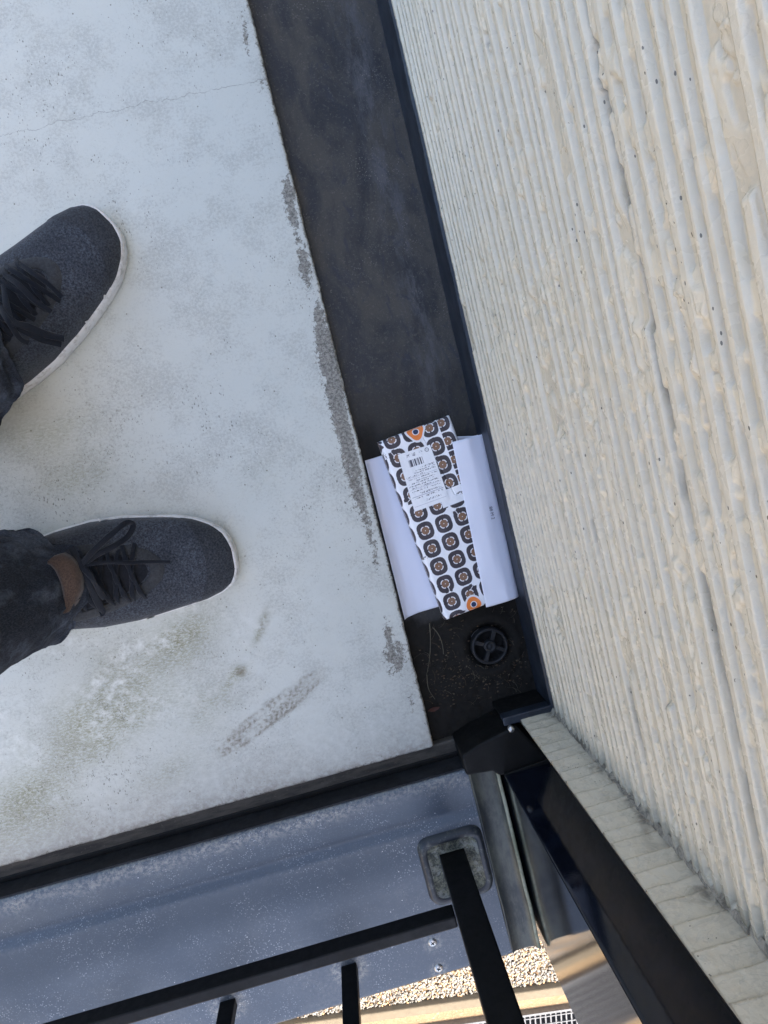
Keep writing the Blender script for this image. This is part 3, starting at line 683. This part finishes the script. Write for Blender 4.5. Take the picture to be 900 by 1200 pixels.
# surface: u across (from below the left side), v along
side = .020; rad = .006
uu = np.linspace(-side, PW + side * .6, 330); vv = np.linspace(-.012, PLen + .010, 640)
U, V = np.meshgrid(uu, vv, indexing='ij')
def round1(t, Lt):
    """unrolled coordinate to (position, drop) over rounded edges of radius rad"""
    pos = t.copy(); drop = np.zeros_like(t); q = rad * math.pi / 2
    e = (rad - t); a = np.clip(e / rad, 0, None)
    ang = np.clip(e, 0, q) / rad
    left = e > 0
    pos = np.where(left, rad - rad * np.sin(ang), pos); drop = np.where(left, rad * (1 - np.cos(ang)) + np.clip(e - q, 0, None), drop)
    e2 = t - (Lt - rad); ang2 = np.clip(e2, 0, q) / rad; rt = e2 > 0
    pos = np.where(rt, Lt - rad + rad * np.sin(ang2), pos); drop = np.where(rt, rad * (1 - np.cos(ang2)) + np.clip(e2 - q, 0, None), drop)
    return pos, drop
pu_, du_ = round1(U, PW); pv_, dv_ = round1(V, PLen)
wr = (fbm(U * 45, V * 28, 21) - .5) * .0022 + (fbm(U * 9, V * 9, 22) - .5) * .003
crease = -.0010 * np.exp(-((U - .055 - .02 * np.sin(V * 9)) / .0009) ** 2) * (V < .1)
topz = PT - .0045 * V / PLen
zp = np.maximum(topz - np.minimum(du_ + dv_, .030) + wr + crease, GF + .002)
tl = (pu_[..., None] * np.array([udir.x, udir.y]) + pv_[..., None] * np.array([vdir.x, vdir.y]))
P = np.stack([c0.x + tl[..., 0], c0.y + tl[..., 1], zp], -1)
pk = empty('wrapped_packet', (c0.x, c0.y, GF), 'flat packet in white wrapping with dark rounded motifs and two orange stickers', 'packet')
gridobj('wrapping', P, M_packet, pk, attrs=dict(print=packet_print(U, V)), sm=True, flip=True)
def on_packet(p, lift=.0004):
    d = Vector((p[0] - c0.x, p[1] - c0.y, 0)); u_, v_ = d.dot(udir), d.dot(vdir); return u_, v_
def psurf(u_, v_, lift):
    a = np.array([[u_]]); b = np.array([[v_]]); x_, dx_ = round1(a, PW); y_, dy_ = round1(b, PLen)
    w_ = (fbm(a * 45, b * 28, 21) - .5) * .0022 + (fbm(a * 9, b * 9, 22) - .5) * .003
    z_ = (PT - .0045 * b / PLen - dx_ - dy_ + w_)[0, 0]
    return (c0.x + x_[0, 0] * udir.x + y_[0, 0] * vdir.x, c0.y + x_[0, 0] * udir.y + y_[0, 0] * vdir.y, z_ + lift)
# price label
q = [on_packet(at(*c, PT)) for c in ((466, 533), (504, 521), (527, 585), (486, 600))]
nu, nv = 150, 260
S, T = np.meshgrid(np.linspace(0, 1, nu), np.linspace(0, 1, nv), indexing='ij')
q = np.array(q); LU = (1 - T) * ((1 - S) * q[0, 0] + S * q[1, 0]) + T * ((1 - S) * q[3, 0] + S * q[2, 0]); LV = (1 - T) * ((1 - S) * q[0, 1] + S * q[1, 1]) + T * ((1 - S) * q[3, 1] + S * q[2, 1])
LC = np.ones((nu, nv, 3)) * np.array([.80, .80, .81]); ink = np.array([.06, .06, .085])
bar = (T > .15) & (T < .27) & (S > .22) & (S < .66) & (vnoise(S * 95, S * 0, 3) > .47); LC[bar] = ink
gl = vnoise(S * 75, T * 125, 9) > .60
for (t0, t1, s0, s1) in [(.045, .10, .22, .34), (.045, .10, .40, .50), (.05, .07, .62, .72), (.30, .325, .52, .95), (.34, .365, .35, .95), (.375, .395, .30, .95), (.41, .43, .05, .6), (.46, .475, .10, .72), (.46, .475, .78, .95),
                         (.50, .52, .30, .85), (.535, .555, .05, .80), (.575, .595, .05, .9), (.615, .635, .1, .9), (.665, .69, .1, .55), (.665, .69, .62, .92), (.72, .75, .3, .9), (.79, .81, .10, .34), (.785, .815, .42, .92), (.86, .89, .4, .85)]:
    LC[(T > t0) & (T < t1) & (S > s0) & (S < s1) & gl] = ink
rr = np.hypot((S - .86) * 1.0, (T - .065) * 1.75); LC[(rr > .045) & (rr < .062)] = ink; LC[(rr < .03) & gl] = ink
for t0 in (.44, .645, .77, .93): LC[(np.abs(T - t0) < .0028) & (S > .05) & (S < .95)] = ink * 3.4
LC[(S < .012) | (S > .99)] *= .85
a = LU; b = LV; x_, dx_ = round1(a, PW); y_, dy_ = round1(b, PLen); w_ = (fbm(a * 45, b * 28, 21) - .5) * .0022 + (fbm(a * 9, b * 9, 22) - .5) * .003
P = np.stack([c0.x + x_ * udir.x + y_ * vdir.x, c0.y + x_ * udir.y + y_ * vdir.y, PT - .0045 * b / PLen + w_ + .0007], -1)
gridobj('printed_label', P, M_packet, pk, attrs=dict(print=LC), sm=True, flip=True)
# round orange stickers
def sticker(c, tri, rot, sx=1.0):
    u_, v_ = on_packet(at(*c, PT))
    def disc(name, r, lift, mat, par, n=28, tri_=tri):
        rings = []
        for f_ in (1, .66, .33, .02):
            rg = []
            for k in range(n):
                a = 2 * math.pi * k / n; rr_ = r * f_ * (1 + tri_ * math.cos(3 * (a - rot)))
                p = psurf(u_ + rr_ * math.cos(a) * sx, v_ + rr_ * math.sin(a), lift); rg.append(p)
            rings.append(rg)
        o = gridobj(name, np.array(rings).transpose(1, 0, 2), mat, None, wrap=True)
        return o
    s = disc('sticker', .0128, .0006, M_white, pk); fix(s, pk)
    for nm, r_, l_, mt in (('orange_print', .0102, .0008, M_orange), ('white_ring', .0045, .0010, M_white), ('blue_dot', .0034, .0012, M_blue)):
        d = disc(nm, r_, l_, mt, s, tri_=tri if r_ > .006 else 0); d.parent = s
sticker((487, 506), .13, math.pi / 2, 1.05); sticker((556, 709), .05, -math.pi / 2)

# ------------------------------------------------------------------ folded sheet round the packet
# cross-section swept along the gutter
def lerp2(a, b, t): return a[0] + (b[0] - a[0]) * t, a[1] + (b[1] - a[1]) * t
vs_ = np.linspace(0, 1, 70)
TL, BL = at(427, 540, .000), at(474, 727, .000)      # left edge, standing against the deck edge
TF, BF = at(568, 508, .004), at(608, 698, .002)      # fold on the right, against the upstand
TE, BE = at(530, 518, PT + .0045), at(570, 712, PT + .0005)   # free edge lying over the packet
rows = []
for t in vs_:
    L_ = TL.lerp(BL, t); F_ = TF.lerp(BF, t); E_ = TE.lerp(BE, t)
    yl = L_.y; sag = .001 * math.sin(t * 7)
    pts = [(L_.x + .0010, yl, -.0030), (L_.x + .0022, yl, -.0062), (L_.x + .006, yl, -.0118), (L_.x + .013, yl + .0002, -.0158 + sag), (L_.x + .022, yl + .0008, GF + .0038), (L_.x + .035, yl + .001, GF + .0030),
           (.12, yl + .002, GF + .0028), (.17, yl + .003, GF + .0028), (F_.x - .010, F_.y, GF + .0032), (F_.x - .0035, F_.y, GF + .008), (F_.x - .0005, F_.y, -.006), (F_.x, F_.y, .002), (F_.x - .002, F_.y, .0068), (F_.x - .007, F_.y, .0105 + sag),
           (F_.x - .018, F_.y - .0001, .0140 + sag), (E_.x + (F_.x - E_.x) * .45, (E_.y * .55 + F_.y * .45), PT + .0045 - .004 * t), (E_.x + .008, E_.y, PT + .0042 - .0042 * t), (E_.x, E_.y, PT + .0030 - .0040 * t + .0012 * math.sin(t * 9) ** 2)]
    rows.append(pts)
P = np.array(rows)
# resample the section smoothly
def resample(P, n):
    out = []
    for r in P:
        d = np.r_[0, np.cumsum(np.linalg.norm(np.diff(r, axis=0), axis=1))]; tt = np.linspace(0, d[-1], n)
        c_ = np.stack([np.interp(tt, d, r[:, i]) for i in range(3)], 1)
        for _ in range(3): c_[1:-1] = (c_[:-2] + 2 * c_[1:-1] + c_[2:]) / 4
        out.append(c_)
    return np.array(out)
P = resample(P, 150)
sh = gridobj('folded_sheet', P, M_paper, None)
so_ = sh.modifiers.new('thickness', 'SOLIDIFY'); so_.thickness = .0003; so_.offset = 0
tag(sh, 'white paper sheet folded round the patterned packet in the gutter', 'paper sheet')
tc = bpy.data.curves.new('printed_mark', 'FONT'); tc.body = '88 M 2'; tc.size = .0062
to = bpy.data.objects.new('tmp', tc); col.objects.link(to); bpy.context.view_layer.update()
me = bpy.data.meshes.new_from_object(to.evaluated_get(bpy.context.evaluated_depsgraph_get())); bpy.data.objects.remove(to)
me.materials.append(M_ink); mk = bpy.data.objects.new('printed_mark', me); col.objects.link(mk)
p0 = at(573, 594, .0168); dirv = at(577, 612, .0168) - p0
mk.matrix_world = Matrix.Translation(p0) @ Matrix.Rotation(math.atan2(dirv.y, dirv.x), 4, 'Z'); mk.parent = sh

# ------------------------------------------------------------------ person: legs, trousers, shoes
person = None
def skin_body():
    bm = bmesh.new()
    J = dict(pel=(-.66, .03, .86), hipR=(-.66, -.05, .80), kneeR=(-.47, -.07, .47), ankR=(-.41, -.058, .10), footR=(-.33, -.068, .040), toeR=(-.24, -.078, .028),
             hipL=(-.66, .13, .80), kneeL=(-.49, .19, .47), ankL=(-.415, .205, .10), footL=(-.345, .240, .040), toeL=(-.27, .280, .028), waist=(-.70, .03, 1.0))
    rad_ = dict(pel=.12, hipR=.085, kneeR=.055, ankR=.030, footR=.022, toeR=.014, hipL=.085, kneeL=.055, ankL=.030, footL=.022, toeL=.014, waist=.12)
    E_ = [('pel', 'hipR'), ('hipR', 'kneeR'), ('kneeR', 'ankR'), ('ankR', 'footR'), ('footR', 'toeR'), ('pel', 'hipL'), ('hipL', 'kneeL'), ('kneeL', 'ankL'), ('ankL', 'footL'), ('footL', 'toeL'), ('pel', 'waist')]
    ks = list(J); me = bpy.data.meshes.new('person'); me.from_pydata([J[k] for k in ks], [(ks.index(a), ks.index(b)) for a, b in E_], [])
    me.materials.append(M_skin)
    o = bpy.data.objects.new('person', me); col.objects.link(o)
    md = o.modifiers.new('skin', 'SKIN'); md.use_smooth_shade = True
    for i, k in enumerate(ks):
        o.data.skin_vertices[0].data[i].radius = (rad_[k], rad_[k]); o.data.skin_vertices[0].data[i].use_root = (k == 'pel')
    s = o.modifiers.new('sub', 'SUBSURF'); s.levels = s.render_levels = 1
    return o
person = tag(skin_body(), 'person standing on the walkway in dark trousers and charcoal lace-up shoes', 'person')

def trouser_leg(path, radii, seed, hem_tilt, inner=None):
    """rings round a path, folds deeper near the hem"""
    n = 96; ringsP = []
    pth = np.array(path, float); rd = np.array(radii, float)
    k = np.linspace(0, len(pth) - 1, 120)
    px_ = np.stack([np.interp(k, range(len(pth)), pth[:, i]) for i in range(3)], 1); rr_ = np.stack([np.interp(k, range(len(pth)), rd[:, i]) for i in range(2)], 1)
    for _ in range(12): px_[1:-1] = (px_[:-2] + px_[1:-1] * 2 + px_[2:]) / 4; rr_[1:-1] = (rr_[:-2] + rr_[1:-1] * 2 + rr_[2:]) / 4
    th = np.linspace(0, 2 * math.pi, n, endpoint=False); PP = np.zeros((n, 120, 3))
    for j in range(120):
        z_ = px_[j, 2]; lowf = math.exp(-max(0, z_ - .08) / .12)
        fold = (fbm(np.cos(th) * 2.2 + 7, np.sin(th) * 2.2 + z_ * 9, seed, 3) - .5) * (.018 + .014 * lowf)
        fold += .0022 * lowf * np.sin(z_ * 190 + 2.2 * np.sin(th + seed) + 3 * np.cos(2 * th)) + .0008 * np.sin(z_ * 420 + 3 * np.cos(th * 2 + seed)) * lowf
        PP[:, j, 0] = px_[j, 0] + (rr_[j, 0] + fold) * np.cos(th); PP[:, j, 1] = px_[j, 1] + (rr_[j, 1] + fold) * np.sin(th)
        PP[:, j, 2] = z_ + (hem_tilt[0] * np.cos(th) + hem_tilt[1] * np.sin(th)) * math.exp(-j / 12) + .004 * np.sin(3 * th + seed) * math.exp(-j / 8)
    return PP
PR = trouser_leg([(-.398, -.060, .058), (-.395, -.060, .105), (-.402, -.062, .16), (-.45, -.072, .46), (-.58, -.05, .66), (-.66, -.045, .84)],
                 [(.092, .074), (.088, .070), (.082, .068), (.085, .080), (.10, .10), (.12, .11)], 3, (.034, .0))
PLg = trouser_leg([(-.404, .190, .062), (-.404, .190, .115), (-.415, .192, .17), (-.48, .19, .46), (-.60, .15, .66), (-.66, .12, .84)],
                  [(.088, .082), (.086, .080), (.080, .074), (.083, .08), (.10, .10), (.12, .11)], 8, (.03, .0))
for i, (PP, lab) in enumerate(((PR, None), (PLg, None))):
    o = gridobj('trouser_leg', PP, M_denim, None, wrap=True); o.parent = person
    mo = o.modifiers.new('t', 'SOLIDIFY'); mo.thickness = .002; mo.offset = -1
    # stitched hem band
    band = PP[:, 3:7].copy(); cen = PP[:, 3:7].mean(0, keepdims=True); band[..., :2] += (band[..., :2] - cen[..., :2]) * .012
    hb = gridobj('hem', band, M_denim, None, wrap=True); hb.parent = o
# hips
hb = gridobj('trouser_seat', np.array([[(-.67 + rx * math.cos(t), .038 + ry * math.sin(t), z) for (rx, ry, z) in ((.09, .17, .74), (.13, .20, .80), (.14, .20, .86), (.13, .18, .94), (.12, .17, 1.0), (.0, .0, 1.01))] for t in np.linspace(0, 2 * math.pi, 48, endpoint=False)]), M_denim, None, wrap=True)
hb.parent = person
# turned out brown lining at the right hem
arc = []
for (pxy) in [(64, 652), (72, 650), (80, 655), (88, 664), (93, 678), (93, 692), (88, 705), (82, 716), (76, 719)]:
    arc.append(at(*pxy, .128))
inner_ = [(56, 660), (60, 662), (65, 668), (70, 678), (73, 688), (75, 698), (75, 706), (75, 714), (74, 718)]
P = []
for a_, b_ in zip(arc, inner_):
    b_ = at(*b_, .140); P.append([tuple(a_ + Vector((.0, 0, -.012))), tuple(a_), tuple(a_.lerp(b_, .3) + Vector((0, 0, .006))), tuple(a_.lerp(b_, .46) + Vector((0, 0, .0035))), tuple(a_.lerp(b_, .6) + Vector((0, 0, .007))), tuple(b_)])
P = np.array(P); P2 = np.stack([np.stack([np.interp(np.linspace(0, 8, 33), range(9), P[:, j, i]) for i in range(3)], 1) for j in range(P.shape[1])], 1)
li = gridobj('turned_hem_lining', P2, M_lining, None); li.parent = person; mo = li.modifiers.new('t', 'SOLIDIFY'); mo.thickness = .002; mo.offset = 0

# shoes
SL = .315
S_k = [0, .0015, .005, .012, .024, .045, .07, .10, .13, .17, .21, .26, .295, .310, SL]
W_l = [.001, .016, .027, .037, .046, .0545, .0600, .0640, .0680, .0690, .0640, .0540, .045, .028, .001]
W_r = [.001, .014, .025, .034, .043, .0515, .0570, .0620, .0660, .0660, .0600, .0520, .044, .027, .001]
H_k = [.026, .030, .034, .040, .047, .054, .058, .063, .073, .088, .100, .106, .100, .090, .06]
def shoe(origin, ang, mirror, laces, wedges, seed):
    """origin = toe tip, ang = heading of the toe; s runs back from the toe. y>0 is to the left of the heading"""
    fx, fy = math.cos(ang), math.sin(ang)
    WL, WR = (W_l, W_r) if not mirror else ([v * .93 for v in W_r], [v * .93 for v in W_l])
    def world(s, y, z): return (origin[0] - fx * s - fy * y, origin[1] - fy * s + fx * y, z)
    def bend(s): return (.010 if not mirror else -.010) * math.exp(-s / .05) * -1
    def hwid(s, y): return np.interp(s, S_k, WL if y >= 0 else WR)
    def surf(s, t, lift=0.0):
        wv = np.interp(s, S_k, WL if t >= 0 else WR) - .0018; hz = np.interp(s, S_k, H_k); z0 = .020
        a = abs(t) * math.pi / 2
        y = math.copysign((max(wv, 0.0005) + lift) * math.sin(a) ** .82, t); z = z0 + (hz + lift - z0) * max(math.cos(a), 0) ** .62
        return s, y + bend(s), z
    def ztop(s, y):
        yy_ = y - bend(s); wv = np.interp(s, S_k, WL if yy_ >= 0 else WR) - .0018
        r_ = min(abs(yy_) / max(wv, .001), .999) ** (1 / .82); a = math.asin(r_); return .020 + (np.interp(s, S_k, H_k) - .020) * math.cos(a) ** .62
    ss = np.concatenate([np.linspace(0.0008, .05, 30), np.linspace(.052, .30, 75), np.linspace(.301, SL - .0005, 16)])
    ts = np.linspace(-1, 1, 61)
    P = np.array([[world(*surf(max(s - .0, .0008) + .003 * (s < .02), t)) for t in ts] for s in ss])
    up = gridobj('shoe', P, M_knit, None); up.parent = person
    # toe overlay
    P = np.array([[world(*surf(.004 + (.030 + .028 * abs(t) ** 1.6) * k / 12, t, .0006)) for t in np.linspace(-.97, .97, 49)] for k in range(13)])
    def sub(o): o.parent = up; return o
    sub(gridobj('toe_cap', P, M_toe, None))
    # midsole
    ringsP = []
    for (grow, z) in ((-.004, .0), (-.0005, .002), (.0008, .010), (.0006, .020), (-.0006, .0250), (-.0026, .0262), (-.0055, .0255)):
        ring = []
        for s in list(ss) + list(ss[::-1]):
            side_ = 1 if len(ring) < len(ss) else -1
            wv = np.interp(s, S_k, WL if side_ > 0 else WR) + grow
            lift = .006 * smooth(.06, .0, s) + .004 * math.exp(-((s - .145) / .035) ** 2)
            e_ = -grow * (1 if s < .02 else 0) * .8
            ring.append(world(s + e_, side_ * max(wv, .0005) + bend(s), z + lift * (z > .0)))
        ringsP.append(ring)
    sub(gridobj('midsole', np.array(ringsP).transpose(1, 0, 2), M_rubber, None, wrap=True))
    # eyestay band and tongue
    def ell(a_, b_, th, lift, c_=.195):
        s = c_ - a_ * math.cos(th); y = b_ * math.sin(th) * (1 + .0); return world(s, y, ztop(s, y) + lift)
    ths = np.linspace(-2.3, 2.3, 60)
    P = np.array([[ell(a_, b_, th, l_) for (a_, b_, l_) in ((.113, .0450, .0002), (.1115, .0435, .0016), (.105, .040, .0021), (.098, .0355, .0020), (.0965, .0335, .0012), (.095, .0325, -.003))] for th in ths])
    sub(gridobj('eyestay', P, M_stay, None))
    P = np.array([[ell(.094 * r_, .031 * r_, th, .0005 + .0035 * (1 - r_ ** 2)) for r_ in (.02, .25, .5, .75, .92, 1)] for th in np.linspace(-math.pi, math.pi, 60)])
    sub(gridobj('tongue', P, M_tongue, None))
    # laces
    def ribbon(pts, wd, name='lace'):
        pts = [Vector(p) for p in pts]; sm_ = []
        for i in range(len(pts) - 1):
            p0_, p1_, p2_, p3_ = pts[max(i - 1, 0)], pts[i], pts[i + 1], pts[min(i + 2, len(pts) - 1)]
            for k in range(8):
                t = k / 8; sm_.append(.5 * ((2 * p1_) + (p2_ - p0_) * t + (2 * p0_ - 5 * p1_ + 4 * p2_ - p3_) * t * t + (3 * p1_ - p0_ - 3 * p2_ + p3_) * t ** 3))
        sm_.append(pts[-1]); PP = []
        for i, p in enumerate(sm_):
            d = (sm_[min(i + 1, len(sm_) - 1)] - sm_[max(i - 1, 0)]).normalized(); sd = d.cross(Vector((0, 0, 1))); sd = sd.normalized() if sd.length > 1e-4 else Vector((1, 0, 0)); upv = sd.cross(d)
            tw = math.sin(i * .35 + seed) * .35; sd = (sd * math.cos(tw) + upv * math.sin(tw)); upv = sd.cross(d)
            PP.append([tuple(p + sd * wd * a_ + upv * b_) for a_, b_ in ((-.5, 0), (-.42, .0006), (0, .0008), (.42, .0006), (.5, 0), (.42, -.0005), (-.42, -.0005))])
        P_ = np.array(PP).transpose(1, 0, 2); sub(gridobj(name, P_, M_lace, None, wrap=True))
    for k, s in enumerate((.117, .134, .151, .168, .185)):
        for sg in (1, -1):
            pts = []
            for f_ in np.linspace(-1, 1, 9):
                y = f_ * .034; s_ = s + sg * f_ * .0065; bulge = .0046 * (1 - f_ ** 2) + (.0018 if sg > 0 else .0)
                pts.append(world(s_, y, ztop(s_, y) + .0022 + bulge - .003 * abs(f_) ** 8))
            ribbon(pts, .0060)
    for pl, wd in laces:
        ribbon([at(px, py, z) for px, py, z in pl], wd)
    # white notches of the midsole rising on the sides
    for (s, sg, ln, hgt, lean) in wedges:
        P = np.array([[world(*surf(s + lean * k / 5 + f_ * ln / 2 * (1 - k / 5.2), sg * (.995 - .03 * k * hgt / .010), .0014)) for f_ in np.linspace(-1, 1, 5)] for k in range(6)])
        sub(gridobj('midsole_tab', P, M_rubber, None))
    return up
def z2(pts): return [(x / 3, 570 + y / 3, z) for x, y, z in pts]
def z1(pts): return [(x / 3, 220 + y / 3, z) for x, y, z in pts]
tR = at(275.5, 646, .030); tL = at(149, 282, .030)
shoe((tR.x, tR.y), R(-4.5), False, [
    (z2([(285, 275, .118), (330, 225, .128), (390, 170, .128), (440, 130, .118), (468, 135, .112), (450, 175, .114), (400, 210, .122), (340, 240, .122), (290, 275, .116)]), .0068),
    (z2([(285, 278, .118), (360, 268, .116), (450, 268, .106), (530, 265, .090), (598, 266, .078)]), .0046),
    (z2([(285, 285, .118), (305, 330, .116), (335, 390, .104), (360, 440, .090), (352, 448, .087)]), .0080),
    (z2([(280, 270, .118), (320, 320, .118), (350, 370, .108), (368, 395, .100)]), .0065),
    (z2([(250, 215, .105), (270, 250, .114), (286, 282, .120), (278, 310, .116)]), .0075)],
    [(.120, -1, .012, .011, -.004), (.148, 1, .010, .010, .004), (.072, -1, .016, .002, -.004), (.085, 1, .014, .002, -.003)], 1)
tL = (tL.x + .005 * math.cos(R(32)) - .027 * math.sin(R(32)), tL.y + .006 * math.sin(R(32)) + .027 * math.cos(R(32)))
shoe(tL, R(32), True, [
    (z1([(0, 420, .112), (40, 470, .118), (100, 490, .106), (160, 515, .092), (225, 530, .078)]), .0085),
    (z1([(20, 460, .118), (80, 500, .108), (150, 535, .092), (215, 550, .076)]), .0075),
    (z1([(0, 425, .114), (30, 470, .120), (70, 530, .108), (100, 545, .100)]), .0060),
    (z1([(70, 268, .082), (110, 295, .088), (160, 330, .086), (218, 385, .076)]), .0060),
    (z1([(20, 308, .094), (70, 345, .100), (120, 395, .094), (180, 436, .082)]), .0062),
    (z1([(10, 340, .1), (20, 400, .106), (35, 460, .116)]), .0065)],
    [(.074, -1, .010, .007, -.002), (.108, -1, .010, .006, .003), (.105, 1, .016, .003, 0)], 4)

# ------------------------------------------------------------------ the yard below
GZ = -2.9; RA = -.165
grp = Matrix.Translation((0, 0, GZ)) @ Matrix.Rotation(RA, 4, 'Z')
def yard(name, a, b, mat, kind='structure', bev=0):
    o = box(name, a, b, mat, None, bev=bev); o.matrix_world = grp; 
    if kind: o['kind'] = kind
    return o
inv = grp.inverted()
def gl_(px, py): return inv @ at(px, py, GZ)
yk0 = gl_(556, 1164).y; yk1 = gl_(556, 1174).y; ys0 = gl_(617, 1185.5).y
gm = bpy.data.meshes.new('ground'); gm.from_pydata([(-60, -60, -.012), (60, -60, -.012), (60, 60, -.012), (-60, 60, -.012)], [], [(0, 1, 2, 3)]); gm.materials.append(M_soil)
go = bpy.data.objects.new('ground', gm); col.objects.link(go); go.matrix_world = grp; go['kind'] = 'structure'
kb = yard('kerb', (-1.1, yk1, -.08), (3.2, yk0, .045), M_kerb, None, .008); tag(kb, 'low brown kerb edging the white gravel in the yard below', 'kerb')
# pebbles
rng = np.random.default_rng(2)
ico = bmesh.new(); bmesh.ops.create_icosphere(ico, subdivisions=1, radius=1); iv = np.array([v.co[:] for v in ico.verts]); ifc = np.array([[v.index for v in f.verts] for f in ico.faces]); ico.free()
N = 15000; gx = rng.uniform(-.9, 1.35, N); gy = rng.uniform(yk0 + .005, yk0 + .55, N)
gz = rng.uniform(-.006, .010, N)
szs = rng.uniform(.0045, .0085, N); VV = np.zeros((N, 12, 3)); 
for i in range(N):
    a, b_ = rng.uniform(0, 6.28), rng.uniform(0, 6.28); ca, sa = math.cos(a), math.sin(a)
    q = iv * (1 + rng.uniform(-.18, .18, (12, 1))) * np.array([1.25, .9, .62]) * szs[i]
    tl_ = rng.uniform(-.5, .5); q = np.stack([q[:, 0], q[:, 1] * math.cos(tl_) - q[:, 2] * math.sin(tl_), q[:, 1] * math.sin(tl_) + q[:, 2] * math.cos(tl_)], 1)
    VV[i] = np.stack([q[:, 0] * ca - q[:, 1] * sa + gx[i], q[:, 0] * sa + q[:, 1] * ca + gy[i], q[:, 2] + gz[i]], 1)
FF = (ifc[None] + (np.arange(N) * 12)[:, None, None]).reshape(-1, 3)
me = bpy.data.meshes.new('gravel'); me.from_pydata(VV.reshape(-1, 3).tolist(), [], FF.tolist()); me.materials.append(M_pebble)
for nm, vals in (('tone', rng.uniform(0, 1, N) ** .7), ('warm', rng.uniform(0, 1, N))):
    a = me.attributes.new(nm, 'FLOAT', 'POINT'); a.data.foreach_set('value', np.repeat(vals, 12).astype(np.float32))
gv = bpy.data.objects.new('gravel', me); col.objects.link(gv); gv.matrix_world = grp; tag(gv, 'white and tan gravel bed in the yard below the walkway', 'gravel', kind='stuff')
# steel grating over a channel
gt = bpy.data.objects.new('drain_grating', None); gt.matrix_world = grp @ Matrix.Translation((0, ys0 - .2, 0)); col.objects.link(gt)
tag(gt, 'dark steel grating in the tan soil beyond the kerb', 'grating')
bv, bf = [], []
def addbox(bv, bf, a, b):
    n = len(bv); bv += [(x, y, z) for z in (a[2], b[2]) for x, y in ((a[0], a[1]), (b[0], a[1]), (b[0], b[1]), (a[0], b[1]))]
    bf += [tuple(n + i for i in f) for f in ((3, 2, 1, 0), (4, 5, 6, 7), (0, 1, 5, 4), (1, 2, 6, 5), (2, 3, 7, 6), (3, 0, 4, 7))]
for i in range(96): x = -.45 + i * .032; addbox(bv, bf, (x, -.19, -.01), (x + .008, .19, .02))
for i in range(8): y = -.17 + i * .048; addbox(bv, bf, (-.45, y, .012), (2.62, y + .006, .0225))
o = obj('grating_bars', bv, bf, M_galv); o.parent = gt; o['kind'] = 'stuff'
bv, bf = [], []
for a, b in (((-.47, -.205, -.01), (2.64, -.192, .03)), ((-.47, .192, -.01), (2.64, .205, .03)), ((-.485, -.205, -.01), (-.471, .205, .03)), ((2.641, -.205, -.01), (2.655, .205, .03))): addbox(bv, bf, a, b)
o = obj('grating_frame', bv, bf, M_galv); o.parent = gt
M_pit = NT('dark_pit').done((.03, .03, .032), .9)
o = obj('grating_pit', [(-.45, -.19, -.008), (2.62, -.19, -.008), (2.62, .19, -.008), (-.45, .19, -.008)], [(0, 1, 2, 3)], M_pit); o.parent = gt
# grey pavers and a timber board to the left of the gravel
pv0 = None
pvp = bpy.data.objects.new('paved_path', None); pvp.matrix_world = grp @ Matrix.Translation((-.66, ys0 - .16, 0)); col.objects.link(pvp); pvp['kind'] = 'structure'
for i in range(8):
    for j in range(5):
        if pv0 is None: pv0 = box('paver', (-.145, -.145, -.02), (.145, .145, .03), M_paver, None, bev=.004); o = pv0
        else: o = pv0.copy(); col.objects.link(o)
        o.parent = pvp; o.location = (-i * .305, -j * .305, 0); o.rotation_euler = (0, 0, random.Random(i * 9 + j).uniform(-.01, .01))
tb = yard('timber_edging', (-3.0, ys0 + .01, 0), (-.5, ys0 + .10, .05), M_timber, None, .006); tag(tb, 'orange brown timber board laid along the near edge of the grey pavers', 'timber board')
